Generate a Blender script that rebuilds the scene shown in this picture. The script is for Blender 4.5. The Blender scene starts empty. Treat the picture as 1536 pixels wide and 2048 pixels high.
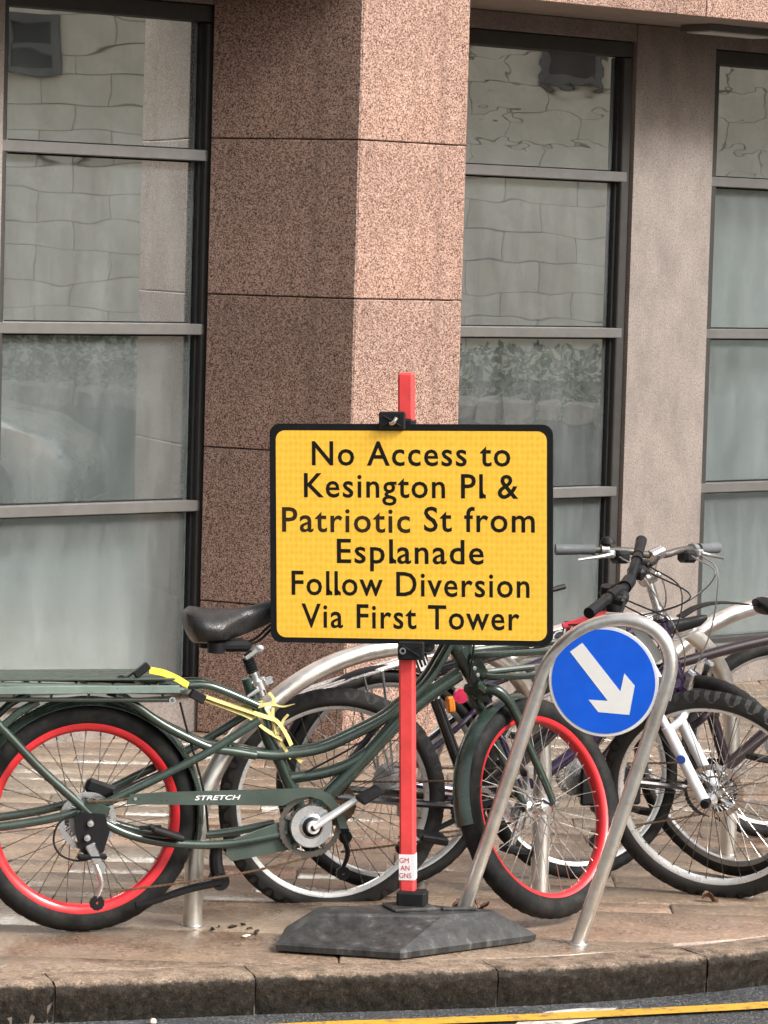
import bpy, math, random
from mathutils import Vector, Matrix
random.seed(7)
scene = bpy.context.scene
R = math.radians

# ------------------------------------------------------------------ camera, sky, sun, exposure
EYE = Vector((0, 0, 1.93))
pitch, roll = math.atan(514 / 7000), .028
fwd = Vector((0, math.cos(pitch), -math.sin(pitch)))
u0 = Vector((0, math.sin(pitch), math.cos(pitch)))
r0 = Vector((1, 0, 0))
rt = r0 * math.cos(roll) + u0 * math.sin(roll)
up = u0 * math.cos(roll) - r0 * math.sin(roll)
cd = bpy.data.cameras.new('camera')
cd.sensor_fit = 'VERTICAL'
cd.sensor_height = 36
cd.sensor_width = 27
cd.lens = 36 * 7000 / 2048
cd.clip_end = 2000
cam = bpy.data.objects.new('camera', cd)
scene.collection.objects.link(cam)
cam.matrix_world = Matrix(((rt.x, up.x, -fwd.x, EYE.x), (rt.y, up.y, -fwd.y, EYE.y), (rt.z, up.z, -fwd.z, EYE.z), (0, 0, 0, 1)))
scene.camera = cam

SUN_EL, SUN_AZ = R(40), R(-27)          # azimuth of the sun measured from +X towards +Y
world = bpy.data.worlds.new('World')
scene.world = world
world.use_nodes = True
wn = world.node_tree
wn.nodes.clear()
sky = wn.nodes.new('ShaderNodeTexSky')
sky.sky_type = 'NISHITA'
sky.sun_disc = False
sky.sun_elevation = SUN_EL
sky.sun_rotation = math.pi / 2 - SUN_AZ
sky.air_density = 1.6
sky.dust_density = 6
sky.ozone_density = 1
hs = wn.nodes.new('ShaderNodeHueSaturation')
hs.inputs['Saturation'].default_value = .42
bg = wn.nodes.new('ShaderNodeBackground')
bg.inputs['Strength'].default_value = .078
wo = wn.nodes.new('ShaderNodeOutputWorld')
wn.links.new(sky.outputs[0], hs.inputs['Color'])
wn.links.new(hs.outputs[0], bg.inputs['Color'])
wn.links.new(bg.outputs[0], wo.inputs['Surface'])
sl = bpy.data.lights.new('sun', 'SUN')
sl.energy = 1.5
sl.angle = R(16)
sl.color = (1, .98, .955)
sun = bpy.data.objects.new('sun', sl)
scene.collection.objects.link(sun)
sd = Vector((math.cos(SUN_EL) * math.cos(SUN_AZ), math.cos(SUN_EL) * math.sin(SUN_AZ), math.sin(SUN_EL)))
sun.rotation_euler = sd.to_track_quat('Z', 'Y').to_euler()
vs = scene.view_settings
vs.view_transform = 'Standard'
vs.look = 'None'
vs.gamma = 1
vs.use_curve_mapping = False
vs.exposure = 1.62
scene.cycles.max_bounces = 8
scene.cycles.diffuse_bounces = 3
scene.cycles.glossy_bounces = 4
scene.cycles.transparent_max_bounces = 8
scene.cycles.caustics_reflective = False
scene.cycles.caustics_refractive = False

# ------------------------------------------------------------------ helpers
COL = scene.collection


def obj(name, me, parent=None):
    o = bpy.data.objects.new(name, me)
    COL.objects.link(o)
    if parent:
        o.parent = parent
    return o


def tag(o, label=None, cat=None, group=None, kind=None):
    for k, v in (('label', label), ('category', cat), ('group', group), ('kind', kind)):
        if v:
            o[k] = v
    return o


def empty(name, loc=(0, 0, 0), rot=(0, 0, 0), parent=None):
    o = obj(name, None, parent)
    o.empty_display_size = .1
    o.location = loc
    o.rotation_euler = rot
    return o


def catmull(pts, n=6):
    P = [Vector(p) for p in pts]
    if len(P) < 3:
        return P
    out = []
    for i in range(len(P) - 1):
        a = P[i - 1] if i else P[0] * 2 - P[1]
        b, c = P[i], P[i + 1]
        d = P[i + 2] if i + 2 < len(P) else P[-1] * 2 - P[-2]
        for k in range(n):
            t = k / n
            out.append(.5 * ((2 * b) + (c - a) * t + (2 * a - 5 * b + 4 * c - d) * t * t + (3 * b - a - 3 * c + d) * t ** 3))
    out.append(P[-1])
    return out


class MB:
    """collects shapes for one mesh"""

    def __init__(s):
        s.v, s.f = [], []

    def add(s, vs_, fs_):
        b = len(s.v)
        s.v += [Vector(v) for v in vs_]
        s.f += [tuple(i + b for i in f) for f in fs_]
        return s

    def box(s, c, size, M=None, bev=0):
        x, y, z = (k / 2 for k in size)
        if bev:
            b = min(bev, x * .9, y * .9, z * .9)
            pts = []
            for sx in (-1, 1):
                for sy in (-1, 1):
                    for sz in (-1, 1):
                        pts += [(sx * (x - b), sy * (y - b), sz * z), (sx * (x - b), sy * y, sz * (z - b)), (sx * x, sy * (y - b), sz * (z - b))]
            q = lambda sx, sy, sz, k: ((sx > 0) * 4 + (sy > 0) * 2 + (sz > 0)) * 3 + k
            fs_ = []
            for e in (-1, 1):
                for k, idx in ((0, lambda a, b_: (a, b_, e)), (1, lambda a, b_: (a, e, b_)), (2, lambda a, b_: (e, a, b_))):
                    fs_.append(tuple(q(*idx(a, b_), k) for a, b_ in ((-1, -1), (1, -1), (1, 1), (-1, 1))))
                for g in (-1, 1):
                    fs_.append((q(-1, e, g, 0), q(1, e, g, 0), q(1, e, g, 1), q(-1, e, g, 1)))
                    fs_.append((q(e, -1, g, 0), q(e, 1, g, 0), q(e, 1, g, 2), q(e, -1, g, 2)))
                    fs_.append((q(e, g, -1, 1), q(e, g, 1, 1), q(e, g, 1, 2), q(e, g, -1, 2)))
                    for h in (-1, 1):
                        fs_.append((q(e, g, h, 0), q(e, g, h, 1), q(e, g, h, 2)))
        else:
            pts = [(sx * x, sy * y, sz * z) for sx in (-1, 1) for sy in (-1, 1) for sz in (-1, 1)]
            fs_ = [(0, 1, 3, 2), (4, 6, 7, 5), (0, 4, 5, 1), (2, 3, 7, 6), (0, 2, 6, 4), (1, 5, 7, 3)]
        c = Vector(c)
        s.add([((M @ Vector(p)) if M else Vector(p)) + c for p in pts], fs_)
        return s

    def tube(s, pts, r, n=10, smooth=True, sub=6, cap=True, flat=1):
        P = catmull(pts, sub) if smooth else [Vector(p) for p in pts]
        m = len(P)
        rs = r if isinstance(r, (list, tuple)) else [r] * m
        if len(rs) != m:
            rs = [rs[0] + (rs[-1] - rs[0]) * i / (m - 1) if len(rs) == 2 else rs[min(len(rs) - 1, int(i * (len(rs) - 1) / (m - 1) + .5))] for i in range(m)]
        T = [(P[min(i + 1, m - 1)] - P[max(i - 1, 0)]).normalized() for i in range(m)]
        ref = Vector((0, 0, 1)) if abs(T[0].z) < .9 else Vector((0, 1, 0))
        N = (ref - T[0] * ref.dot(T[0])).normalized()
        vs_, fs_ = [], []
        for i in range(m):
            N = (N - T[i] * N.dot(T[i])).normalized()
            B = T[i].cross(N)
            for k in range(n):
                a = 2 * math.pi * k / n
                vs_.append(P[i] + (N * math.cos(a) * flat + B * math.sin(a)) * rs[i])
        for i in range(m - 1):
            for k in range(n):
                k2 = (k + 1) % n
                fs_.append((i * n + k, i * n + k2, (i + 1) * n + k2, (i + 1) * n + k))
        if cap:
            fs_ += [tuple(range(n))[::-1], tuple((m - 1) * n + k for k in range(n))]
        return s.add(vs_, fs_)

    def cyl(s, a, b, r, n=16, r2=None):
        return s.tube([a, b], [r, r if r2 is None else r2], n, False)

    def lathe(s, prof, n=48, axis='y', closed=True, c=(0, 0, 0), mod=None):
        """prof: (radius, along axis) points, turned about the axis"""
        m = len(prof)
        vs_, fs_ = [], []
        c = Vector(c)
        for i in range(n):
            a = 2 * math.pi * i / n
            for j, (r, h) in enumerate(prof):
                if mod:
                    r = mod(i, j, r)
                p = (r * math.cos(a), h, r * math.sin(a)) if axis == 'y' else (r * math.cos(a), r * math.sin(a), h)
                vs_.append(Vector(p) + c)
        for i in range(n):
            i2 = (i + 1) % n
            for j in range(m if closed else m - 1):
                j2 = (j + 1) % m
                fs_.append((i * m + j, i * m + j2, i2 * m + j2, i2 * m + j))
        return s.add(vs_, fs_)

    def prism(s, poly, d0, d1, plane='xz', bev=0):
        """poly in a plane, pushed from d0 to d1 along the third axis"""
        def P(a, b, d):
            return {'xz': (a, d, b), 'xy': (a, b, d), 'yz': (d, a, b)}[plane]
        n = len(poly)
        vs_ = [P(a, b, d0) for a, b in poly] + [P(a, b, d1) for a, b in poly]
        fs_ = [tuple(range(n))[::-1], tuple(range(n, 2 * n))] + [(i, (i + 1) % n, n + (i + 1) % n, n + i) for i in range(n)]
        return s.add(vs_, fs_)

    def strip(s, pts, width_dir, w, th, sub=6):
        """a flat band following pts"""
        P = catmull(pts, sub)
        m = len(P)
        vs_, fs_ = [], []
        for i, p in enumerate(P):
            t = (P[min(i + 1, m - 1)] - P[max(i - 1, 0)]).normalized()
            wd = Vector(width_dir(i / (m - 1)) if callable(width_dir) else width_dir)
            wd = (wd - t * wd.dot(t)).normalized()
            nn = t.cross(wd)
            for a, b in ((-1, -1), (1, -1), (1, 1), (-1, 1)):
                vs_.append(p + wd * a * w / 2 + nn * b * th / 2)
        for i in range(m - 1):
            for k in range(4):
                k2 = (k + 1) % 4
                fs_.append((i * 4 + k, i * 4 + k2, i * 4 + 4 + k2, i * 4 + 4 + k))
        fs_ += [(3, 2, 1, 0), tuple((m - 1) * 4 + k for k in range(4))]
        return s.add(vs_, fs_)

    def xf(s, M):
        s.v = [M @ v for v in s.v]
        return s

    def mesh(s, name, mat, smooth=35):
        me = bpy.data.meshes.new(name)
        me.from_pydata([tuple(v) for v in s.v], [], s.f)
        import bmesh
        bm = bmesh.new()
        bm.from_mesh(me)
        bmesh.ops.recalc_face_normals(bm, faces=bm.faces)
        bm.to_mesh(me)
        bm.free()
        if mat:
            me.materials.append(mat)
        if smooth:
            for p in me.polygons:
                p.use_smooth = True
            me.set_sharp_from_angle(angle=R(smooth))
        me.update()
        return me

    def build(s, name, mat, parent=None, smooth=35):
        return obj(name, s.mesh(name, mat, smooth), parent)


# ------------------------------------------------------------------ materials
class NT:
    def __init__(s, name):
        s.m = bpy.data.materials.new(name)
        s.m.use_nodes = True
        s.t = s.m.node_tree
        s.b = s.t.nodes['Principled BSDF']
        s.out = s.t.nodes['Material Output']
        s.co = s.n('ShaderNodeTexCoord').outputs['Object']

    def n(s, t, **k):
        nd = s.t.nodes.new(t)
        for a, b in k.items():
            setattr(nd, a, b)
        return nd

    def l(s, a, b):
        s.t.links.new(a, b)

    def set(s, **k):
        for a, b in k.items():
            s.b.inputs[a.replace('_', ' ')].default_value = b
        return s

    def scaled(s, sc):
        mp = s.n('ShaderNodeMapping')
        s.l(s.co, mp.inputs[0])
        mp.inputs['Scale'].default_value = sc
        return mp.outputs[0]

    def noise(s, scale, detail=4, rough=.6, co=None, dist=0):
        nd = s.n('ShaderNodeTexNoise')
        s.l(co or s.co, nd.inputs['Vector'])
        nd.inputs['Scale'].default_value = scale
        nd.inputs['Detail'].default_value = detail
        nd.inputs['Roughness'].default_value = rough
        nd.inputs['Distortion'].default_value = dist
        return nd.outputs['Fac']

    def voro(s, scale, feature='F1', co=None, out='Distance'):
        nd = s.n('ShaderNodeTexVoronoi', feature=feature)
        s.l(co or s.co, nd.inputs['Vector'])
        nd.inputs['Scale'].default_value = scale
        return nd.outputs[out]

    def ramp(s, fac, stops, interp='LINEAR'):
        nd = s.n('ShaderNodeValToRGB')
        nd.color_ramp.interpolation = interp
        e = nd.color_ramp.elements
        while len(e) < len(stops):
            e.new(.5)
        for el, (p, c) in zip(e, stops):
            el.position = p
            el.color = (*c, 1) if isinstance(c, (tuple, list)) else (c, c, c, 1)
        s.l(fac, nd.inputs[0])
        return nd.outputs[0]

    def mix(s, fac, a, b, blend='MIX'):
        nd = s.n('ShaderNodeMix', data_type='RGBA', blend_type=blend)
        for i, x in ((0, fac), (6, a), (7, b)):
            if isinstance(x, (int, float)):
                nd.inputs[i].default_value = x if i == 0 else (x, x, x, 1)
            elif isinstance(x, (tuple, list)):
                nd.inputs[i].default_value = (*x, 1)
            else:
                s.l(x, nd.inputs[i])
        return nd.outputs[2]

    def math(s, op, a, b=0., c=0.):
        nd = s.n('ShaderNodeMath', operation=op)
        for i, x in enumerate((a, b, c)):
            if isinstance(x, (int, float)):
                nd.inputs[i].default_value = x
            else:
                s.l(x, nd.inputs[i])
        return nd.outputs[0]

    def rand(s):
        return s.n('ShaderNodeObjectInfo').outputs['Random']

    def bump(s, h, dist, strength=1, to=None):
        nd = s.n('ShaderNodeBump')
        nd.inputs['Distance'].default_value = dist
        nd.inputs['Strength'].default_value = strength
        s.l(h, nd.inputs['Height'])
        s.l(nd.outputs[0], (to or s.b).inputs['Normal'])
        return nd

    def col(s, x):
        s.l(x, s.b.inputs['Base Color'])
        return s

    def rough(s, x):
        s.l(x, s.b.inputs['Roughness'])
        return s


def granite(name, light, mid, dark, rough=.38, rain=True):
    t = NT(name)
    a = t.voro(260, out='Color')
    sep = t.n('ShaderNodeSeparateColor')
    t.l(a, sep.inputs[0])
    c1 = t.ramp(sep.outputs[0], [(0, dark), (.16, dark), (.26, mid), (.6, light), (1, tuple(min(1, k * 1.25) for k in light))])
    f = t.noise(300, 3, .6, None, .5)
    c2 = t.mix(t.ramp(f, [(.39, 0), (.47, 1)]), dark, c1)
    big = t.noise(2.2, 5, .6, t.scaled((1, 1, .5)))
    c3 = t.mix(1, c2, t.ramp(big, [(.3, (.78, .76, .75)), (.7, (1.06, 1.03, 1))]), 'MULTIPLY')
    c3 = t.mix(1, c3, t.ramp(t.rand(), [(0, (.86, .85, .84)), (.5, (1, 1, 1)), (1, (1.08, 1.04, 1.02))]), 'MULTIPLY')
    run = t.noise(3, 7, .7, t.scaled((3.5, 3.5, .25)))
    c3 = t.mix(t.ramp(run, [(.54, 0), (.7, .4)]), c3, (.12, .075, .058))
    t.col(c3)
    t.rough(t.ramp(t.noise(9, 4), [(.3, rough * .75), (.7, rough * 1.3)]))
    t.bump(f, .0012, .6)
    t.set(Specular_IOR_Level=.5)
    return t.m


def paint(name, c, rough=.35, metal=0, var=.12, dirt=.25, dirtc=(.05, .04, .03), coat=0, scale=14):
    t = NT(name)
    lo = tuple(k * (1 - var) for k in c)
    hi = tuple(min(1, k * (1 + var)) for k in c)
    base = t.ramp(t.noise(scale, 5), [(.3, lo), (.7, hi)])
    d = t.ramp(t.noise(scale * 2.3, 7, .7), [(.56, 0), (.74, dirt)])
    t.col(t.mix(d, base, dirtc))
    t.rough(t.ramp(t.noise(scale * 1.7, 4), [(.3, rough * .75), (.7, min(1, rough * 1.35))]))
    t.set(Metallic=metal, Coat_Weight=coat, Coat_Roughness=.12)
    if max(c) < .06 and not metal and not coat:
        t.set(Specular_IOR_Level=.2)
    return t.m


def glass(name, refl, tint=(.8, .86, .84), wob=.0009, sc=1.9, rough=.01):
    t = NT(name)
    t.t.nodes.remove(t.b)
    tr = t.n('ShaderNodeBsdfTransparent')
    tr.inputs[0].default_value = (*tint, 1)
    gl = t.n('ShaderNodeBsdfGlossy')
    gl.inputs['Color'].default_value = (.93, .97, .95, 1)
    gl.inputs['Roughness'].default_value = rough
    wv = t.noise(sc, 2, .5, t.scaled((.7, 1, 1.6)))
    t.bump(wv, wob, 1, gl)
    lw = t.n('ShaderNodeLayerWeight')
    lw.inputs['Blend'].default_value = .35
    dirt = t.noise(7, 6, .7, t.scaled((1, 1, .25)))
    f = t.math('ADD', t.math('MULTIPLY', lw.outputs['Fresnel'], .55), refl)
    mx = t.n('ShaderNodeMixShader')
    t.l(f, mx.inputs[0])
    t.l(tr.outputs[0], mx.inputs[1])
    t.l(gl.outputs[0], mx.inputs[2])
    df = t.n('ShaderNodeBsdfDiffuse')
    df.inputs[0].default_value = (.52, .57, .57, 1)
    m2 = t.n('ShaderNodeMixShader')
    t.l(t.ramp(dirt, [(.35, .07), (.75, .19)]), m2.inputs[0])
    t.l(mx.outputs[0], m2.inputs[1])
    t.l(df.outputs[0], m2.inputs[2])
    t.l(m2.outputs[0], t.out.inputs['Surface'])
    return t.m


M = {}
M['granite'] = granite('pink_granite', (.49, .34, .28), (.25, .142, .105), (.055, .028, .021))
M['mortar'] = paint('dark_joint', (.06, .05, .045), .9)


def m_pier():
    t = NT('weathered_granite_pier')
    f = t.noise(130, 5, .75)
    c = t.ramp(f, [(.32, (.11, .095, .085)), (.5, (.235, .203, .183)), (.7, (.31, .27, .245))])
    st = t.noise(5, 8, .72, t.scaled((1.6, 1.6, .8)))
    c = t.mix(1, c, t.ramp(st, [(.32, (.74, .73, .73)), (.5, (.97, .95, .94)), (.68, (1.15, 1.13, 1.12))]), 'MULTIPLY')
    t.col(c).set(Roughness=.6)
    t.bump(f, .0012, .6)
    return t.m


M['pier'] = m_pier()
M['frame'] = paint('window_frame_bronze_grey', (.05, .048, .046), .42, 0, .1, .3)
M['transom'] = paint('transom_pale_grey', (.12, .116, .11), .45, 0, .08, .3)
M['gasket'] = paint('black_gasket', (.012, .012, .013), .6)
M['soffit'] = paint('soffit_render', (.30, .26, .235), .8, 0, .12, .3)
M['glass'] = glass('reflective_window_glass', .8)
M['glass_ripple'] = glass('rippled_window_glass', .8, wob=.0005, sc=5)
M['glass_low'] = glass('hazy_window_glass', .34, (.86, .9, .89), .0004)
M['glass_frost'] = glass('frosted_window_glass', .14, (.84, .87, .87), .0004, rough=.12)
M['glass_panel'] = glass('grey_panel_glass', .05, (.9, .92, .92), .0002, rough=.12)
M['blind_dark'] = paint('dark_interior_blind', (.06, .065, .062), .9)
M['blind_mid'] = paint('grey_interior_blind', (.60, .64, .63), .9, 0, .06, .1)
M['blind_light'] = paint('pale_interior_board', (.62, .66, .65), .9, 0, .05, .08)
M['panel'] = paint('grey_spandrel_panel', (.40, .43, .435), .6, 0, .05, .1)


def m_slab():
    t = NT('wet_sandstone_paving')
    r = t.rand()
    base = t.ramp(r, [(0, (.19, .133, .094)), (.25, (.255, .190, .14)), (.5, (.225, .167, .122)), (.72, (.27, .178, .13)), (.88, (.21, .163, .122)), (1, (.285, .215, .16))])
    n1 = t.noise(4.5, 8, .72)
    c = t.mix(1, base, t.ramp(n1, [(.30, (.52, .48, .44)), (.48, (.95, .93, .9)), (.66, (1.4, 1.36, 1.28))]), 'MULTIPLY')
    n2 = t.noise(75, 6, .78)
    c = t.mix(t.ramp(n2, [(.36, .85), (.48, 0)]), c, (.05, .036, .027))
    c = t.mix(t.ramp(n2, [(.53, 0), (.64, .55)]), c, (.52, .42, .33))
    ch = t.noise(9, 8, .75, t.scaled((.35, 1.6, 1)), .6)
    c = t.mix(t.ramp(ch, [(.55, 0), (.68, .7)]), c, (.10, .07, .05))
    dark = t.noise(2.1, 5, .65)
    c = t.mix(t.ramp(dark, [(.5, 0), (.72, .5)]), c, (.09, .068, .05))
    t.col(c)
    t.rough(t.ramp(t.noise(3.4, 5, .6), [(.38, .13), (.66, .55)]))
    t.bump(t.mix(.5, n2, n1), .004, .7)
    t.set(Specular_IOR_Level=.75)
    return t.m


M['slab'] = m_slab()
M['bed'] = paint('sandy_joint', (.13, .10, .078), .9)


def m_kerb():
    t = NT('granite_kerb')
    f = t.noise(170, 4, .72)
    c = t.ramp(f, [(.36, (.12, .088, .066)), (.5, (.29, .215, .16)), (.64, (.43, .34, .26))])
    g = t.n('ShaderNodeNewGeometry')
    sp = t.n('ShaderNodeSeparateXYZ')
    t.l(g.outputs['Position'], sp.inputs[0])
    # dark mottled tone over most of the front face, fading out at the top edge
    h = t.math('ADD', sp.outputs['Z'], t.math('MULTIPLY', t.math('SUBTRACT', t.noise(16, 7, .75), .5), .05))
    dirt = t.ramp(t.math('MULTIPLY', t.math('ADD', h, .1), 9.4), [(.1, 1), (.84, .96), (.98, 0)])
    dc = t.ramp(t.noise(60, 7, .78), [(.38, (.007, .006, .005)), (.56, (.024, .020, .015)), (.72, (.075, .06, .045))])
    t.col(t.mix(dirt, c, dc))
    t.rough(t.ramp(t.noise(14, 4), [(.35, .3), (.65, .7)]))
    t.bump(t.mix(.6, f, t.noise(30, 5, .7)), .007, .9)
    t.set(Specular_IOR_Level=.12)
    return t.m


M['kerb'] = m_kerb()


def m_asphalt():
    t = NT('wet_asphalt')
    v = t.voro(190, out='Color')
    sep = t.n('ShaderNodeSeparateColor')
    t.l(v, sep.inputs[0])
    c = t.ramp(sep.outputs[0], [(0, (.03, .031, .033)), (.55, (.065, .067, .07)), (.85, (.12, .125, .13)), (1, (.24, .245, .25))])
    c = t.mix(1, c, t.ramp(t.noise(1.6, 5), [(.3, .75), (.7, 1.2)]), 'MULTIPLY')
    t.col(c)
    t.rough(t.ramp(t.noise(5, 5), [(.3, .22), (.7, .5)]))
    t.bump(t.voro(190), .004, .8)
    return t.m


M['asphalt'] = m_asphalt()


def m_line(name, c, wear=.5):
    t = NT(name)
    d = t.ramp(t.noise(26, 7, .75), [(wear, 0), (wear + .12, .8)])
    k = t.ramp(t.noise(4, 4), [(.3, tuple(x * .8 for x in c)), (.7, c)])
    t.col(t.mix(d, k, (.09, .085, .075))).set(Roughness=.45)
    t.bump(t.noise(160, 3), .002, .6)
    return t.m


M['yellow_line'] = m_line('yellow_road_paint', (.68, .38, .045), .52)
M['white_line'] = m_line('white_road_paint', (.62, .58, .54), .52)


def m_steel():
    t = NT('brushed_stainless')
    n = t.noise(40, 6, .7, t.scaled((1, 1, 1)))
    t.col(t.ramp(t.noise(7, 6, .7), [(.3, (.50, .45, .38)), (.5, (.72, .69, .64)), (.7, (.84, .82, .79))]))
    t.rough(t.ramp(n, [(.3, .26), (.7, .44)]))
    t.set(Metallic=.9)
    t.bump(n, .0004, .5)
    return t.m


M['steel'] = m_steel()
M['chrome'] = paint('bright_alloy', (.68, .68, .68), .24, 1, .08, .3, (.2, .16, .12))
M['white_alloy'] = paint('polished_crank_alloy', (.78, .77, .76), .35, .5, .06, .2, (.4, .36, .3))
M['dull_steel'] = paint('dull_steel', (.42, .42, .42), .42, 1, .15, .5, (.12, .09, .06))
M['dark_steel'] = paint('grimy_dark_steel', (.10, .092, .082), .5, .6, .2, .5, (.05, .04, .03), scale=40)
M['spoke'] = paint('spoke_steel', (.72, .70, .67), .28, 1, .1, .25, (.2, .12, .07))
M['spoke_dark'] = paint('spoke_dark', (.09, .085, .08), .35, .8)
M['rusty'] = paint('rusty_chain', (.12, .075, .045), .6, .6, .3, .6, (.2, .08, .03), scale=60)
M['black'] = paint('satin_black', (.010, .010, .011), .38, 0, .2, .2, (.04, .036, .033))
M['black_gloss'] = paint('gloss_black', (.012, .012, .014), .16, 0, .2, .2, (.06, .055, .05), .6)
M['plastic'] = paint('black_plastic', (.012, .012, .013), .5, 0, .2, .3, (.045, .04, .037))


def m_tyre(name, c):
    t = NT(name)
    d = t.ramp(t.noise(18, 7, .7), [(.45, 0), (.75, .6)])
    t.col(t.mix(d, c, (.05, .044, .037)))
    t.rough(t.ramp(t.noise(30, 4), [(.3, .5), (.7, .85)]))
    t.set(Specular_IOR_Level=.22)
    t.bump(t.noise(160, 3), .0015, .6)
    return t.m


M['tyre'] = m_tyre('tyre_rubber', (.011, .011, .011))
M['tyre_grey'] = m_tyre('worn_tyre_rubber', (.03, .03, .03))
M['green'] = paint('metallic_dark_green', (.033, .053, .042), .24, .25, .2, .2, (.03, .032, .028), .5)
M['green_plate'] = paint('faded_green_plate', (.055, .076, .063), .34, .2, .2, .3, (.10, .10, .085), .2)
M['pale_green'] = paint('worn_pale_green_rail', (.18, .235, .205), .35, .3, .15, .3, (.1, .12, .1), .3)
M['rim_red'] = paint('red_rim', (.62, .022, .03), .32, 0, .12, .15, (.2, .02, .02), .3)
M['rim_silver'] = paint('silver_rim', (.74, .74, .735), .3, .85, .08, .3, (.3, .26, .2))
M['rim_white'] = paint('white_rim', (.80, .80, .79), .3, .35, .06, .25, (.35, .3, .22))
M['rim_grey'] = paint('grey_rim', (.42, .42, .42), .35, .7, .08, .3)
M['white_fork'] = paint('scuffed_white_paint', (.72, .74, .78), .35, 0, .08, .35, (.3, .28, .3))
M['purple'] = paint('dark_purple_paint', (.022, .010, .038), .25, .2, .25, .2, (.02, .02, .02), .5)
M['violet'] = paint('violet_paint', (.12, .03, .36), .22, .2, .25, .2, (.02, .02, .03), .5)
M['maroon'] = paint('maroon_paint', (.016, .007, .011), .3, .2, .25, .2, (.02, .02, .02), .4)
M['red'] = paint('red_paint', (.60, .03, .05), .35)
M['pink'] = paint('red_reflector', (.75, .04, .12), .3)
M['orange'] = paint('amber_reflector', (.85, .25, .03), .3)
M['blue_spot'] = paint('blue_decal', (.05, .14, .6), .4)
M['white'] = paint('white_print', (.8, .8, .8), .5, 0, .04, .12, (.4, .38, .35))
M['grip'] = paint('grey_rubber_grip', (.10, .11, .115), .6, 0, .2, .3, (.2, .2, .2))
M['wood'] = paint('dark_deck_board', (.09, .05, .03), .5, 0, .3, .4)
M['strap'] = paint('yellow_webbing', (.56, .47, .17), .8, 0, .18, .5, (.34, .27, .10), scale=30)
M['strap_bright'] = paint('bright_yellow_webbing', (.80, .52, .03), .8, 0, .1, .2, (.4, .3, .1), scale=30)


def m_leather():
    t = NT('wet_black_vinyl')
    d = t.voro(260)
    t.col(t.ramp(t.noise(30, 5), [(.3, (.008, .008, .009)), (.7, (.02, .021, .022))]))
    t.rough(t.ramp(d, [(.1, .12), (.5, .42)]))
    t.bump(d, .0015, .5)
    return t.m


M['vinyl'] = m_leather()


def m_yellow_sheet():
    t = NT('yellow_retroreflective_sheet')
    br = t.n('ShaderNodeTexVoronoi')
    br.inputs['Scale'].default_value = 1
    mp = t.scaled((70, 70, 52))
    t.l(mp, br.inputs['Vector'])
    br.inputs['Randomness'].default_value = .22
    c = t.ramp(br.outputs['Distance'], [(.1, (.90, .455, .022)), (.6, (.97, .585, .065))])
    c = t.mix(t.ramp(t.noise(5, 6, .7), [(.5, 0), (.8, .18)]), c, (.55, .36, .06))
    t.col(c)
    t.set(Roughness=.38, Coat_Weight=.3, Coat_Roughness=.2)
    return t.m


M['sheet'] = m_yellow_sheet()
M['letter'] = paint('black_vinyl_letter', (.007, .006, .005), .6)
M['letter_faded'] = paint('faded_black_letter', (.03, .017, .008), .6)
M['pole_red'] = paint('red_plastic_pole', (.74, .06, .06), .45, 0, .14, .55, (.38, .07, .06), scale=16)
M['blue'] = paint('blue_sign_face', (.004, .12, .78), .4, 0, .08, .12, (.004, .08, .55), .0)
M['sign_white'] = paint('white_sign_sheet', (.90, .89, .86), .4, 0, .03, .1, (.7, .68, .63))
M['alu'] = paint('aluminium_back', (.48, .46, .43), .45, .6, .1, .3, (.3, .26, .2))


def m_rubber_base():
    t = NT('grey_recycled_rubber')
    st = t.noise(22, 6, .7, t.scaled((1, 1, .12)))
    c = t.ramp(st, [(.38, (.024, .024, .024)), (.58, (.05, .05, .049)), (.74, (.15, .15, .145))])
    t.col(c)
    t.rough(t.ramp(t.noise(9, 5), [(.3, .3), (.7, .6)]))
    t.bump(t.noise(120, 4), .002, .6)
    t.set(Specular_IOR_Level=.25)
    return t.m


M['rubber'] = m_rubber_base()
M['leaf'] = paint('dead_leaf', (.12, .055, .03), .6, 0, .4, .4, (.05, .025, .015), scale=40)
M['debris'] = paint('dark_debris', (.04, .03, .022), .8, 0, .4, .3)
M['pebble'] = paint('pale_pebble', (.62, .52, .42), .7)


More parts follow.
